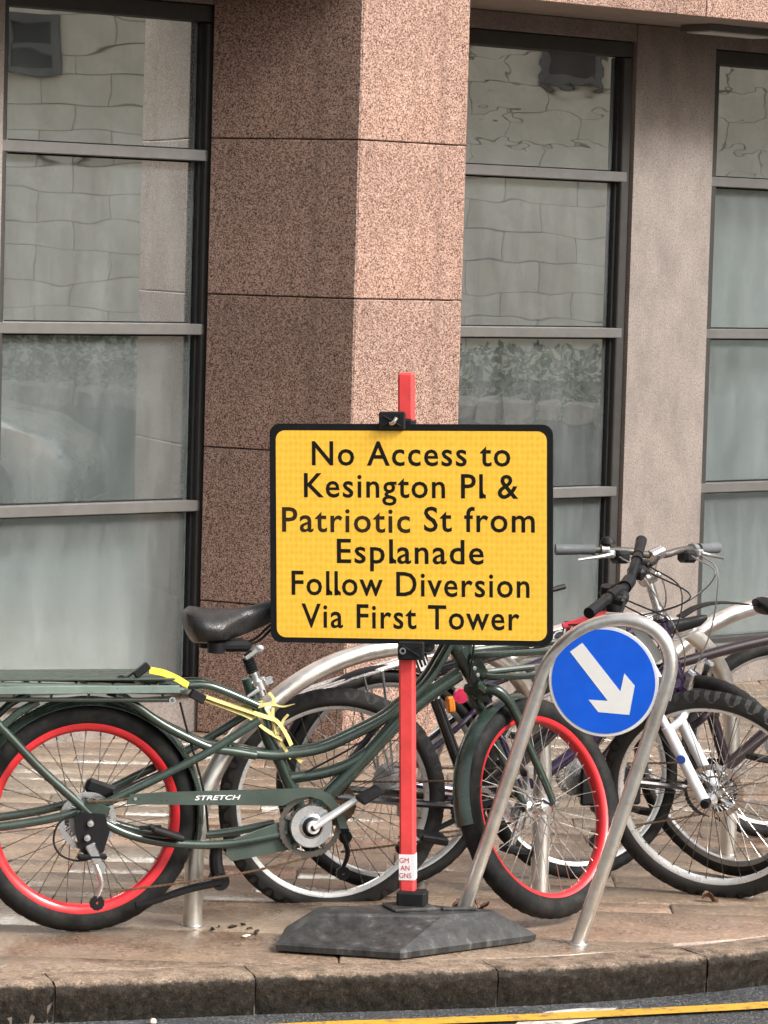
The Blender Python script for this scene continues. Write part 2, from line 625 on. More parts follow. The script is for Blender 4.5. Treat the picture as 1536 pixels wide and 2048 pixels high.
# ------------------------------------------------------------------ text
def text_mesh(body, x0, x1, base, cap, y, mat, name='lettering', parent=None, offset=.0, spacing=1.0, tails=False, shear=0., words=False):
    """lettering in the parent's xz plane, facing -y, fitted to x0..x1 and to the cap height"""
    def mk(b):
        c = bpy.data.curves.new('txt', 'FONT')
        c.body = b
        c.offset = offset
        c.space_character = spacing
        c.shear = shear
        c.resolution_u = 3
        o = bpy.data.objects.new('txt', c)
        COL.objects.link(o)
        me = bpy.data.meshes.new_from_object(o)
        bpy.data.objects.remove(o)
        return me
    me = mk(body)
    vv = [v.co.copy() for v in me.vertices]
    ff = [tuple(p.vertices) for p in me.polygons]
    if tails:
        for i, ch in enumerate(body):
            if ch == 'l':
                xr = max(v.co.x for v in mk(body[:i + 1]).vertices)
                w = .089 + 2 * offset
                b0 = len(vv)
                n = 6
                for k in range(n + 1):          # a small curved foot to the right
                    a = k / n * math.pi / 2
                    ro, ri = .19 + offset, .19 - w + offset
                    cx, cz = xr - w + .19 + offset, .19
                    vv.append(Vector((cx - ro * math.cos(a), cz - ro * math.sin(a), 0)))
                    vv.append(Vector((cx - max(ri, .02) * math.cos(a), cz - max(ri, .02) * math.sin(a), 0)))
                for k in range(n):
                    ff.append((b0 + 2 * k, b0 + 2 * k + 2, b0 + 2 * k + 3, b0 + 2 * k + 1))
    xs = [v.x for v in vv]
    lo, hi = min(xs), max(xs)
    sx, sz = (x1 - x0) / (hi - lo), cap / .682
    mb = MB()
    mb.add([(x0 + (v.x - lo) * sx, y, base + v.y * sz) for v in vv], ff)
    spans = sorted((min(mb.v[i].x for i in f), max(mb.v[i].x for i in f), f) for f in mb.f)
    groups, right = [], None
    for a, b, f in spans:                    # one object for each word
        if right is None or (words and a > right + .21 * cap):
            groups.append([])
            right = b
        right = max(right, b)
        groups[-1].append(f)
    o = None
    for g in groups:
        idx = sorted({i for f in g for i in f})
        mp = {i: k for k, i in enumerate(idx)}
        me2 = bpy.data.meshes.new(name)
        me2.from_pydata([tuple(mb.v[i]) for i in idx], [], [tuple(mp[i] for i in f) for f in g])
        me2.materials.append(mat)
        o = obj(name, me2, parent)
    return o


# ------------------------------------------------------------------ ground, kerb, paving
ROAD_Z = -.105
road = tag(MB().add([(-150, -150, ROAD_Z), (150, -150, ROAD_Z), (150, 150, ROAD_Z), (-150, 150, ROAD_Z)], [(0, 1, 2, 3)]).build('road', M['asphalt'], None, 0), 'wet dark grey asphalt road along the kerb', None, None, 'structure')

KP = [(-6, 6.9), (-4.2, 7.7), (-2.6, 8.36), (-1.6, 8.76), (-.966, 9.01), (-.584, 9.135), (-.304, 9.225), (.078, 9.325), (.35, 9.405), (.629, 9.51), (.917, 9.66), (1.122, 9.80), (1.42, 10.04), (2.0, 10.6), (2.9, 11.6), (4.2, 13.2), (6.5, 16.2)]
KC = catmull([(x, y, 0) for x, y in KP], 10)
KLEN = [0]
for i in range(1, len(KC)):
    KLEN.append(KLEN[-1] + (KC[i] - KC[i - 1]).length)


def kerb_at(s):
    s = max(0, min(KLEN[-1] - 1e-4, s))
    for i in range(1, len(KC)):
        if KLEN[i] >= s:
            t = (s - KLEN[i - 1]) / (KLEN[i] - KLEN[i - 1])
            p = KC[i - 1].lerp(KC[i], t)
            d = (KC[i] - KC[i - 1]).normalized()
            return p, d
    return KC[-1], (KC[-1] - KC[-2]).normalized()


def kerb_s(x):
    for i in range(1, len(KC)):
        if KC[i].x >= x:
            return KLEN[i - 1] + (KLEN[i] - KLEN[i - 1]) * (x - KC[i - 1].x) / (KC[i].x - KC[i - 1].x)
    return KLEN[-1]


KW = .15


def kerb_back(x, extra=0.):
    """y of the line behind the kerb stones"""
    best = None
    for i in range(1, len(KC)):
        d = (KC[i] - KC[i - 1]).normalized()
        n = Vector((-d.y, d.x, 0))
        a, b = KC[i - 1] + n * (KW + extra), KC[i] + n * (KW + extra)
        if min(a.x, b.x) - 1e-6 <= x <= max(a.x, b.x) + 1e-6 and abs(b.x - a.x) > 1e-6:
            y = a.y + (b.y - a.y) * (x - a.x) / (b.x - a.x)
            best = y if best is None else max(best, y)
    return best if best is not None else (6.9 if x < 0 else 17)


kerb = tag(empty('kerb', (0, 0, 0)), 'curving granite kerb between the road and the paving', None, None, 'structure')
rk = random.Random(3)
joints = [kerb_s(x) for x in (-.826, -.306, .348)]
js = joints[:]
while js[0] > .3:
    js.insert(0, js[0] - rk.uniform(.58, .72))
while js[-1] < KLEN[-1] - .3:
    js.append(js[-1] + rk.uniform(.62, .78))
for a, b in zip(js, js[1:]):
    a, b = max(0, a) + .0025, min(b, KLEN[-1]) - .0025
    if b - a < .1:
        continue
    nseg = 44
    prof = [(.012, ROAD_Z - .02), (.010, -.09), (.008, -.07), (.006, -.052), (.004, -.036), (.003, -.024), (.004, -.014), (.009, -.006), (.018, -.001), (.03, .001), (.06, .001), (.10, .001), (KW, .0), (KW, -.1)]
    dz = rk.uniform(-.003, .003)
    dn = rk.uniform(-.004, .004)
    mb = MB()
    m = len(prof)
    for i in range(nseg + 1):
        p, d = kerb_at(a + (b - a) * i / nseg)
        n = Vector((-d.y, d.x, 0))
        e = 1 - min(1, min(i, nseg - i) / 2.)
        for j, (w, z) in enumerate(prof):
            jit = rk.uniform(-1, 1) * (.0045 if 0 < j < 8 else .0015 if j < 12 else 0)
            zz = z + dz + (rk.uniform(-.0015, .0015) if j > 4 and j < 12 else 0) - e * .003 * (5 < j < 12)
            mb.v.append(p + n * (w + jit + dn + e * .004 * (j < 9)) + Vector((0, 0, zz)))
    for i in range(nseg):
        for j in range(m - 1):
            mb.f.append((i * m + j, i * m + j + 1, (i + 1) * m + j + 1, (i + 1) * m + j))
    mb.f += [tuple(range(m)), tuple(nseg * m + j for j in range(m))[::-1]]
    mb.build('kerb_stone', M['kerb'], kerb, 50)
# bedding under the joints
mb = MB()
for i, p in enumerate(KC):
    d = (KC[min(i + 1, len(KC) - 1)] - KC[max(0, i - 1)]).normalized()
    n = Vector((-d.y, d.x, 0))
    mb.v += [p + n * .016 + Vector((0, 0, ROAD_Z - .02)), p + n * .016 + Vector((0, 0, -.008)), p + n * (KW + .02) + Vector((0, 0, -.008))]
for i in range(len(KC) - 1):
    for j in range(2):
        mb.f.append((i * 3 + j, i * 3 + j + 1, i * 3 + 4 + j, i * 3 + 3 + j))
mb.build('bedding', M['bed'], kerb, 0)

# yellow line and the remains of an older white one
YP = [(-5.9, 6.55), (-4.0, 7.45), (-2.4, 8.2), (-1.2, 8.72), (-.236, 9.10), (.08, 9.197), (.486, 9.323), (.763, 9.422), (1.099, 9.553), (1.5, 9.78), (2.1, 10.25), (3.0, 11.2), (4.3, 12.8)]


def band(name, pts, w, z, mat, label):
    P = catmull([(x, y, z) for x, y in pts], 8)
    mb = MB()
    for i, p in enumerate(P):
        d = (P[min(i + 1, len(P) - 1)] - P[max(0, i - 1)]).normalized()
        n = Vector((d.y, -d.x, 0))
        mb.v += [p, p + n * w]
    for i in range(len(P) - 1):
        mb.f.append((2 * i, 2 * i + 1, 2 * i + 3, 2 * i + 2))
    return tag(mb.build(name, mat, None, 0), label, None, None, 'structure')


band('yellow_road_line', YP, .075, ROAD_Z + .008, M['yellow_line'], 'yellow no parking line painted along the road edge')
WP = [(.371, 9.113), (.402, 9.25), (.481, 9.36), (.572, 9.412), (.676, 9.432), (.643, 9.346), (.605, 9.28), (.506, 9.18), (.423, 9.09)]
wl = MB().add([(x, y, ROAD_Z + .004) for x, y in WP], [tuple(range(len(WP)))])
tag(wl.build('white_road_patch', M['white_line'], None, 0), 'worn white paint patch under the yellow line', None, None, 'structure')

# paving
pav = MB()
xs = [-6 + i * .25 for i in range(0, 50)]
for x in xs:
    pav.v += [Vector((x, kerb_back(x, -.01), -.010)), Vector((x, 26, -.010))]
for i in range(len(xs) - 1):
    pav.f.append((2 * i, 2 * i + 2, 2 * i + 3, 2 * i + 1))
pavement = tag(pav.build('pavement', M['bed'], None, 0), 'wet sandstone pavement where the bicycles are parked', None, None, 'structure')
FP0 = Vector((-.73, 14.0, 0))
FA = R(42)
ft = Vector((math.cos(FA), math.sin(FA), 0))
fin = Vector((-math.sin(FA), math.cos(FA), 0))
rp = random.Random(11)
y = 8.5
row = 0
while y < 17.2:
    h = rp.choice((.16, .2, .22, .26, .3)) if y > 9.85 else .45
    x = -2.9 + rp.uniform(-.5, .2)
    while x < 3.3:
        w = rp.uniform(.55, 1.25) if y > 9.85 else rp.uniform(1.3, 2.1)
        x0, x1, y0, y1 = x + .0015, x + w - .0015, y + .0015, y + h - .0015
        x += w
        lim = .15 * (y + h) + .35
        if x1 < -lim or x0 > lim + .1:
            continue
        ok = [x0 + (x1 - x0) * k / 40 for k in range(41)]
        ok = [q for q in ok if kerb_back(q) < y1 - .03]
        if len(ok) < 4:
            continue
        x0, x1 = ok[0], ok[-1]
        front = []
        for k in range(7):
            xx = x0 + (x1 - x0) * k / 6
            front.append((xx, max(y0, kerb_back(xx) + .0015)))
        if min(f[1] for f in front) > y1 - .05:
            continue
        front = [(a, min(b, y1 - .02)) for a, b in front]
        if all(((Vector((a, b, 0)) - FP0).dot(fin)) > .02 for a, b in front + [(x0, y1), (x1, y1)]):
            continue
        if all(abs(f[1] - y0) < 1e-6 for f in front):
            front = [front[0], front[-1]]
        poly = front + [(x1, y1), (x0, y1)]
        cx = sum(p[0] for p in poly) / len(poly)
        cy = sum(p[1] for p in poly) / len(poly)
        n = len(poly)
        tilt = rp.uniform(-.004, .004)
        tx = rp.uniform(-.003, .003)
        dz = rp.uniform(-.002, .0015)
        mb = MB()
        ins = [(cx + (a - cx) * (1 - .006 / max(.05, abs(a - cx) + .02)), cy + (b - cy) * (1 - .006 / max(.05, abs(b - cy) + .02))) for a, b in poly]
        for a, b in poly:
            mb.v.append(Vector((a - cx, b - cy, -.03)))
        for a, b in poly:
            mb.v.append(Vector((a - cx, b - cy, -.004 + dz + tilt * (b - cy) + tx * (a - cx))))
        for a, b in ins:
            mb.v.append(Vector((a - cx, b - cy, dz + tilt * (b - cy) + tx * (a - cx))))
        for q in (0, n):
            for i in range(n):
                mb.f.append((q + i, q + (i + 1) % n, q + n + (i + 1) % n, q + n + i))
        mb.f.append(tuple(range(2 * n, 3 * n)))
        o = mb.build('paving_slab', M['slab'], pavement, 60)
        o.location = (cx, cy, 0)
    y += h
    row += 1

# ------------------------------------------------------------------ the office building
bld = tag(empty('office_building', FP0, (0, 0, FA)), 'pink granite office building with a projecting pillar and tall grey framed windows', 'building')


def bbox(name, x0, x1, y0, y1, z0, z1, mat, parent=bld, bev=0):
    return MB().box(((x0 + x1) / 2, (y0 + y1) / 2, (z0 + z1) / 2), (x1 - x0, y1 - y0, z1 - z0), None, bev).build(name, mat, parent, 0 if not bev else 35)


SOF = 2.98
# walls behind the glass line and round the openings (local x runs along the facade, y goes inside)
for x0, x1 in ((-6.2, -4.6), (-1.55, -1.035), (.0, 1.335), (2.385, 2.895), (3.93, 4.45), (7.6, 9)):
    pier = bbox('pier', x0, x1, -.03, .35, 0, SOF - .004, M['pier'])
bbox('upper_wall', -9, 9, -.65, 6, SOF + .62, 9.5, M['granite'])
soff = bbox('soffit', -9, 9, -.63, .4, SOF, SOF + .05, M['soffit'])
bbox('room_ceiling', -9, 9, .36, 5, SOF - .06, SOF - .002, M['soffit'])
bbox('room_back', -9, 9, 2.6, 2.7, 0, SOF - .07, M['blind_mid'])
bbox('far_wall', -9, -6.2, -.03, .35, 0, SOF - .004, M['pier'])
# soffit lamp, unlit
lamp = bbox('soffit_lamp', 2.52, 2.99, -.34, -.16, SOF - .03, SOF - .002, M['transom'])
bbox('lens', 2.54, 2.97, -.32, -.18, SOF - .036, SOF - .0305, M['blind_light'], lamp)
# lintel slabs
lint = empty('lintel', parent=bld)
for x0, x1 in ((-4.65, -3.29), (-3.285, -1.925), (-1.92, -.56), (-.555, .785), (.79, 2.15), (2.155, 3.51), (3.515, 4.87), (4.875, 6.2)):
    bbox('granite_slab', x0, x1, -.655, -.6, SOF - .006, SOF + .62, M['granite'], lint, .003)
bbox('core', -9, 9, -.6, -.45, SOF - .002 + .01, SOF + .615, M['mortar'], lint)
# pillar
pil = empty('pillar', parent=bld)
PP = [(-.030, -.033), (.2146, -.651), (.787, -.650), (1.03, -.033)]


def inset(poly, d):
    n = len(poly)
    out = []
    for i in range(n):
        p, q, r_ = (Vector(poly[i - 1]), Vector(poly[i]), Vector(poly[(i + 1) % n]))
        e1, e2 = (q - p).normalized(), (r_ - q).normalized()
        n1, n2 = Vector((-e1.y, e1.x)), Vector((-e2.y, e2.x))
        b = (n1 + n2).normalized()
        out.append(tuple(q + b * d / max(.3, b.dot(n1))))
    return out


MB().prism(inset(PP, .03), 0, SOF + .3, 'xy').build('core', M['mortar'], pil, 0)
zj = [0, .53, 1.147, 1.756, 2.373, SOF + .012]
for z0, z1 in zip(zj, zj[1:]):
    z0, z1 = z0 + .0022, z1 - .0022
    for i in range(3):                       # one slab on each of the three faces
        a, b = Vector(PP[i]), Vector(PP[i + 1])
        d = (b - a).normalized()
        nn = Vector((d.y, -d.x))
        if i == 0:
            b2 = b - d * .0
        a_, b_ = a + d * (.0 if i == 0 else .001), b - d * .001
        mid = (a_ + b_) / 2 - nn * .016
        ang = math.atan2(d.y, d.x)
        mb = MB().box((0, 0, 0), ((b_ - a_).length - .004, .03, z1 - z0), None, .0035)
        o = mb.build('granite_slab', M['granite'], pil)
        o.location = (mid.x, mid.y, (z0 + z1) / 2)
        o.rotation_euler = (0, 0, ang)

ZT = [.93, 1.635, 2.325]                       # transom top edges
HEAD = 2.832


def window(x0, x1, panes, blinds, fw=.05):
    w = empty('window', parent=bld)
    fr = MB()
    fr.box(((x0 + x1) / 2, .045, HEAD + .032), (x1 - x0 - .004, .11, .066), None, .004)
    fr.box(((x0 + x1) / 2, .05, .19), (x1 - x0 - .004, .12, .05), None, .004)
    for xx in (x0 + .003 + fw / 2, x1 - .003 - fw / 2):
        fr.box((xx, .03, (HEAD + .21) / 2), (fw, .08, HEAD - .22), None, .004)
    fr.build('frame', M['frame'], w)
    gk = MB()
    for xx in (x0 + fw + .012, x1 - fw - .012):
        gk.box((xx, .034, (HEAD + .215) / 2), (.015, .04, HEAD - .225))
    gk.build('gasket', M['gasket'], w, 0)
    bbox('sill', x0 + .003, x1 - .003, -.05, .0, .155, .19, M['transom'], w, .004)
    bbox('apron', x0 + .003, x1 - .003, -.02, .2, 0, .153, M['pier'], w)
    bbox('head_wall', x0 + .002, x1 - .002, -.026, .3, HEAD + .068, SOF - .004, M['pier'], w)
    zs = [.215] + ZT + [HEAD]
    for k in range(4):
        zlo = zs[k] + (.003 if k == 0 else 0)
        zhi = zs[k + 1] - (.046 if k < 3 else .002)
        bbox('pane', x0 + fw + .022, x1 - fw - .022, .036, .042, zlo, zhi, M[panes[k]], w)
        bbox('blind', x0 + fw - .03, x1 - fw + .03, .2 + .01 * k, .21 + .01 * k, zlo - .03, zhi + .03, M[blinds[k]], w)
        if k < 3:
            bbox('transom', x0 + .004, x1 - .02, -.012, .09, zs[k + 1] - .044, zs[k + 1], M['transom'], w, .003)
            g = MB()
            for zz in (zs[k + 1] + .004, zs[k + 1] - .048):
                g.box(((x0 + x1) / 2, .05, zz), (x1 - x0 - .14, .03, .006))
            g.build('seal', M['gasket'], w, 0)
    return w


w1 = window(-1.035, -.0, ('glass_frost', 'glass_low', 'glass', 'glass'), ('blind_mid', 'blind_mid', 'blind_mid', 'blind_dark'), .03)
bbox('paper_notice', -.97, -.79, .16, .165, .24, .72, M['blind_light'], w1)
w2 = window(1.335, 2.385, ('glass_frost', 'glass', 'glass', 'glass_ripple'), ('blind_mid', 'blind_dark', 'blind_dark', 'blind_dark'))
w3 = window(2.895, 3.93, ('glass_panel', 'glass_panel', 'glass_panel', 'glass_ripple'), ('panel', 'panel', 'panel', 'blind_dark'))
window(-2.59, -1.55, ('glass_low', 'glass_low', 'glass', 'glass'), ('blind_mid', 'blind_mid', 'blind_dark', 'blind_dark'))
window(4.45, 5.5, ('glass_panel', 'glass_panel', 'glass', 'glass'), ('panel', 'panel', 'blind_dark', 'blind_dark'))


# ------------------------------------------------------------------ diversion sign on its rubber foot
sg = tag(empty('diversion_sign', (.108, 9.80, 0)), 'yellow temporary diversion sign on a red pole in a black rubber foot', 'sign')
BC = Vector((.076, 9.779, 1.151)) - Vector((.108, 9.80, 0))
BM = Matrix.Translation(BC) @ Matrix.Rotation(R(-10), 4, 'Z') @ Matrix.Rotation(-.032, 4, 'Y')


def rrect(x0, x1, z0, z1, r, n=7):
    out = []
    for cx, cz, a0 in ((x1 - r, z1 - r, 0), (x0 + r, z1 - r, 90), (x0 + r, z0 + r, 180), (x1 - r, z0 + r, 270)):
        for k in range(n + 1):
            a = R(a0 + 90 * k / n)
            out.append((cx + r * math.cos(a), cz + r * math.sin(a)))
    return out


board = MB().prism(rrect(-.402, .402, -.3095, .3095, .03), 0, .008).build('sign_board', M['black'], sg, 30)
board.matrix_basis = BM
MB().prism(rrect(-.384, .385, -.2945, .2905, .026), -.0012, .001).build('yellow_face', M['sheet'], board, 30)
for body, a, b, bl, cap, mt in (('No Access to', -.2804, .2833, .1935, .066, 'letter'), ('Kesington Pl &', -.3037, .3055, .1035, .066, 'letter'),
                                ('Patriotic St from', -.367, .3517, .0075, .0675, 'letter'), ('Esplanade', -.21, .208, -.0815, .0665, 'letter'),
                                ('Follow Diversion', -.3406, .3366, -.173, .0665, 'letter'), ('Via First Tower', -.3125, .3085, -.265, .066, 'letter')):
    if body.startswith('Patriotic'):
        text_mesh('Patriotic', -.367, -.0005, bl - .002, cap, -.0015, M['letter_faded'], 'lettering', board, .0115, 1.1, True, words=True)
        text_mesh('St from', .0385, .3517, bl + .002, cap, -.0015, M['letter'], 'lettering', board, .0115, 1.1, True, words=True)
    else:
        text_mesh(body, a, b, bl, cap, -.0015, M[mt], 'lettering', board, .0115, 1.1, True, words=True)
# pole, square plastic with soft edges, set behind the board
pole = MB().box((0, 0, 0), (.0435, .042, 1.50), None, .006).build('pole', M['pole_red'], sg)
pole.matrix_basis = BM @ Matrix.Translation((-.016, .034, -.2975))
stk = MB().box((0, -.0005, -.647), (.0445, .043, .073)).build('sticker', M['white'], pole, 0)
for k, (tx, xa, xb) in enumerate((('GM', -.0205, .0065), ('AN', -.0175, .0085), ('GNS', -.0212, .0135))):
    text_mesh(tx, xa, xb, -.634 - .0215 * k, .014, -.0226, M['red'], 'sticker_print', stk, .0, 1.0)
for px_, pz, sgn in ((-.05, .3185, 1), (.0015, -.327, -1)):
    cl = MB()
    cl.box((px_, -.005, pz), (.075, .014, .052), None, .004)
    cl.box((px_ + .022, .034, pz - .012 * sgn), (.07, .062, .035), None, .006)
    for dx, dz in ((-.024, .014), (.024, .014), (-.024, -.014), (.024, -.014)):
        cl.tube([(px_, -.0125, pz), (px_ + dx, -.0125, pz + dz)], .0028, 6, False)
    co = cl.build('clamp', M['plastic'], sg)
    co.matrix_basis = BM
    bx = px_ + (.006 if sgn > 0 else -.022)
    bolt = MB().lathe([(.0055, -.0165), (.0095, -.0165), (.0095, -.0125), (.0055, -.0125)], 14, 'y', True, (bx, 0, pz)) if sgn < 0 else MB().tube([(bx - .009, -.018, pz - .007), (bx, -.022, pz - .004), (bx + .009, -.018, pz + .009)], .0055, 8)
    bolt.build('bolt', M['chrome'], co)
# the foot: a six sided block with sloping sides
C0 = Vector((.108, 9.80))
low = [(-.263, 9.556), (.078, 9.486), (.462, 9.80)]
low += [(.452, 9.835), (.15, 9.915), (-.245, 9.80)]
top = [(-.150, 9.672), (.188, 9.70), (.350, 9.782)]
top += [(.335, 9.80), (.125, 9.865), (-.155, 9.775)]
fb = MB()
rings = [(low, .003, .97), (low, .006, 1.0), (low, .022, 1.005), (low, .028, .985), (top, .083, 1.03), (top, .09, .975)]
for poly, z, k in rings:
    for p in poly:
        q = (Vector(p) - C0) * k
        fb.v.append(Vector((q.x, q.y, z)))
for i in range(len(rings) - 1):
    for j in range(6):
        fb.f.append((i * 6 + j, i * 6 + (j + 1) % 6, i * 6 + 6 + (j + 1) % 6, i * 6 + 6 + j))
fb.f += [tuple(range(6))[::-1], tuple(30 + j for j in range(6))]
foot = fb.build('rubber_foot', M['rubber'], sg, 20)
MB().box((-.004, -.012, .094), (.13, .11, .012), Matrix.Rotation(R(20), 3, 'Z'), .004).build('raised_boss', M['rubber'], foot)
MB().box((.003, -.0, .118), (.082, .07, .044), Matrix.Rotation(R(-10), 3, 'Z'), .006).build('collar', M['plastic'], foot)
MB().box((.135, -.02, .094), (.10, .022, .01), Matrix.Rotation(R(12), 3, 'Z'), .003).build('carry_handle', M['rubber'], foot)

# ------------------------------------------------------------------ leaning hoop with the blue arrow disc
PR = Vector((.582, 9.796, 0))
hs_ = tag(empty('arrow_sign_hoop', PR), 'bent stainless hoop leaning over with a round blue white-arrow sign', 'sign')
e1 = Vector((.963, -.25, 0)).normalized()
lv = Vector((.272, -.10, .93)).normalized()
nrm = e1.cross(lv).normalized()
e2 = nrm.cross(e1)
PL = -e1 * .355
topL, topR = PL + lv * .80, lv * .80
ctr = (topL + topR) / 2
half = (topR - topL) / 2
arc = []
for k in range(0, 13):
    a = math.pi - math.pi * k / 12
    arc.append(ctr + half * math.cos(a) + lv * (.175 * math.sin(a)))
path = [PL - lv * .02] + [PL + lv * (.12 * k) for k in range(1, 6)] + [PL + lv * .69, PL + lv * .76] + arc + [lv * .76, lv * .69] + [lv * (.12 * k) for k in range(5, 0, -1)] + [-lv * .02]
MB().tube(path, .0205, 18, True, 5).build('hoop', M['steel'], hs_)
for foot_p in (PL, Vector((0, 0, 0))):
    MB().lathe([(.021, 0), (.031, 0), (.029, .004), (.021, .005)], 20, 'z', True, foot_p + Vector((0, 0, .001))).build('base_ring', M['dull_steel'], hs_)
DCn = (ctr - lv * .008) + nrm * .012
DM = Matrix(((e1.x, -nrm.x, e2.x, DCn.x), (e1.y, -nrm.y, e2.y, DCn.y), (e1.z, -nrm.z, e2.z, DCn.z), (0, 0, 0, 1)))
disc = MB().lathe([(0.0001, .004), (.156, .004), (.157, .002), (.157, -.001), (.155, -.003), (.0001, -.003)], 64, 'y', False).build('sign_disc', M['sign_white'], hs_, 30)
disc.matrix_basis = DM
MB().lathe([(.0001, -.0045), (.1475, -.0045), (.1475, -.0025), (.0001, -.0025)], 64, 'y', False).build('blue_face', M['blue'], disc, 30)
ar = [(-.0625, .1061), (-.0972, .0792), (.0146, -.0537), (-.0403, -.0537), (-.0118, -.087), (.0765, -.0896), (.0896, -.0064), (.0592, .0269), (.0495, -.0251)]
MB().prism(ar, -.0049, -.0040).build('white_arrow', M['sign_white'], disc, 0)
for tx, tz, tw, th, rt_ in ((.028, .170, .06, .05, 0), (-.172, .01, .05, .055, 8), (.172, -.012, .05, .06, -12), (.12, .115, .03, .12, 38)):
    MB().box((tx, .008, tz), (tw, .004, th), Matrix.Rotation(R(-rt_), 3, 'Y'), .001).build('bracket', M['alu'], disc)

# ------------------------------------------------------------------ cycle parking hoops
HP = [(0, 0), (.001, .12), (.004, .24), (.022, .36), (.065, .452), (.13, .54), (.27, .655), (.402, .725), (.537, .766), (.674, .784), (.80, .788), (.92, .775), (1.03, .73), (1.115, .655), (1.17, .56), (1.194, .44), (1.198, .3), (1.198, .14), (1.198, 0)]
HD = (Vector((.504, 10.545, 0)) - Vector((-.516, 9.917, 0)))
HANG = math.atan2(HD.y, HD.x)
rack_me = MB().tube([(a, 0, b - .004) for a, b in HP], .0275, 20, True, 5).mesh('hoop_tube', M['steel'])
plate_me = MB().lathe([(.028, 0), (.034, 0), (.033, .003), (.028, .003)], 24, 'z').mesh('floor_ring', M['dull_steel'])
for k, lb in enumerate(('stainless cycle hoop behind the long green bicycle, nearest of the three hoops', 'middle stainless cycle hoop, arching right above the blue arrow disc', 'farthest stainless cycle hoop, rising out of the right edge of the picture')):
    rk_ = tag(empty('cycle_hoop', Vector((-.516, 9.917, 0)) + Vector((.655, .84, 0)) * k, (0, 0, HANG)), lb, 'bike rack', 'stainless cycle parking hoops')
    obj('tube', rack_me, rk_)
    for a in (0, 1.198):
        o = obj('floor_ring', plate_me, rk_)
        o.location = (a, 0, 0)


# ------------------------------------------------------------------ bicycles
def rotaxis(p, d, ang):
    return Matrix.Translation(p) @ Matrix.Rotation(ang, 4, Vector(d).normalized()) @ Matrix.Translation(-Vector(p))


def wheel(parent, M4, R_, tr, rim_w, rim_d, hub_r, mats, nsp=32, knob=0, flat=0., hub_w=.05, disc=0, tw=1.0, dside=1, cover=None, seg=None):
    """axle along local y, centre at the origin"""
    w = empty('wheel', parent=parent)
    w.matrix_basis = M4
    tyre, rim, hub, spk = mats
    Rc = R_ - tr
    n = 18
    prof = []
    for j in range(n):
        a = 2 * math.pi * j / n
        prof.append((Rc + tr * math.cos(a), tr * tw * math.sin(a)))
    N = 132 if knob else 96
    rj = random.Random(5)

    def mod(i, j, r):
        c = math.cos(2 * math.pi * j / n)
        if knob and c > .45:
            k = (i // 2 + (j % 2)) % 2
            return r + (knob if k else -knob * .6)
        if not knob and c > .75:
            return r + (.0012 if (i + j) % 2 else -.0012)
        return r
    mb = MB().lathe(prof, N, 'y', True, (0, 0, 0), mod)
    if flat:
        zf = -R_ + flat
        for v in mb.v:
            if v.z < zf + .05:
                f = max(0, (zf + .05 - v.z) / .05)
                if v.z < zf:
                    v.y *= 1 + 6 * (zf - v.z)
                    v.x *= 1 + .6 * (zf - v.z)
                    v.z = zf + (v.z - zf) * .02
    mb.build('tyre', tyre, w, 24 if knob else 40)
    ro = Rc - tr * .55 if True else 0
    ri = ro - rim_d
    hw = rim_w / 2
    MB().lathe([(ro + .004, hw), (ro + .004, hw - .003), (ro - .006, hw - .004), (ro - .006, -hw + .004), (ro + .004, -hw + .003), (ro + .004, -hw), (ro - .004, -hw - .001), (ri + .006, -hw * .85), (ri, -hw * .5), (ri, hw * .5), (ri + .006, hw * .85), (ro - .004, hw + .001)], 96).build('rim', rim, w, 40)
    fl = hub_r
    MB().lathe([(.006, hub_w), (fl, hub_w * .72), (fl, hub_w * .6), (fl * .6 if fl < .04 else fl * .96, hub_w * .5), (fl * .6 if fl < .04 else fl * .96, -hub_w * .5), (fl, -hub_w * .6), (fl, -hub_w * .72), (.006, -hub_w)], 32).build('hub', hub, w)
    ax = MB().cyl((0, -hub_w - .028, 0), (0, hub_w + .028, 0), .005, 10)
    ax.lathe([(.0001, -hub_w - .026), (.010, -hub_w - .026), (.010, -hub_w - .018), (.0001, -hub_w - .018)], 6)
    ax.build('axle', M['chrome'], w)
    if disc:
        dm = MB()
        nh = 48
        for rr0, rr1 in ((disc * .80, disc), (disc * .50, disc * .57)):
            dm.lathe([(rr0, .001), (rr1, .001), (rr1, -.001), (rr0, -.001)], nh, 'y', True, (0, hub_w * .9 * dside, 0))
        for k in range(6):
            a = 2 * math.pi * k / 6
            b = a + .45
            dm.tube([(disc * .3 * math.cos(a), hub_w * .9 * dside, disc * .3 * math.sin(a)), (disc * .82 * math.cos(b), hub_w * .9 * dside, disc * .82 * math.sin(b))], .004, 4, False)
        # perforations as short radial bars between two thin rings
        for k in range(30):
            a = 2 * math.pi * k / 30
            dm.tube([(disc * .57 * math.cos(a), hub_w * .9 * dside, disc * .57 * math.sin(a)), (disc * .8 * math.cos(a + .12), hub_w * .9 * dside, disc * .8 * math.sin(a + .12))], .0022, 4, False)
        dm.build('brake_disc', M['chrome'], w)
    mes = []
    for side in (-1, 1):
        for lead in (-1, 1):
            off = lead * 2 * math.pi / nsp * 2.6
            a = MB().tube([(fl * .93 * math.sin(off), side * hub_w * .66, fl * .93 * math.cos(off)), (0, side * .002, ri + .004)], .00125, 5, False)
            a.tube([(0, side * .0026, ri - .012), (0, side * .002, ri + .004)], .0021, 5, False)
            mes.append(a.mesh('spoke', spk))
    for k in range(nsp):
        o = obj('spoke', mes[k % 4], w)
        o.rotation_euler = (0, 2 * math.pi * k / nsp, 0)
    return w


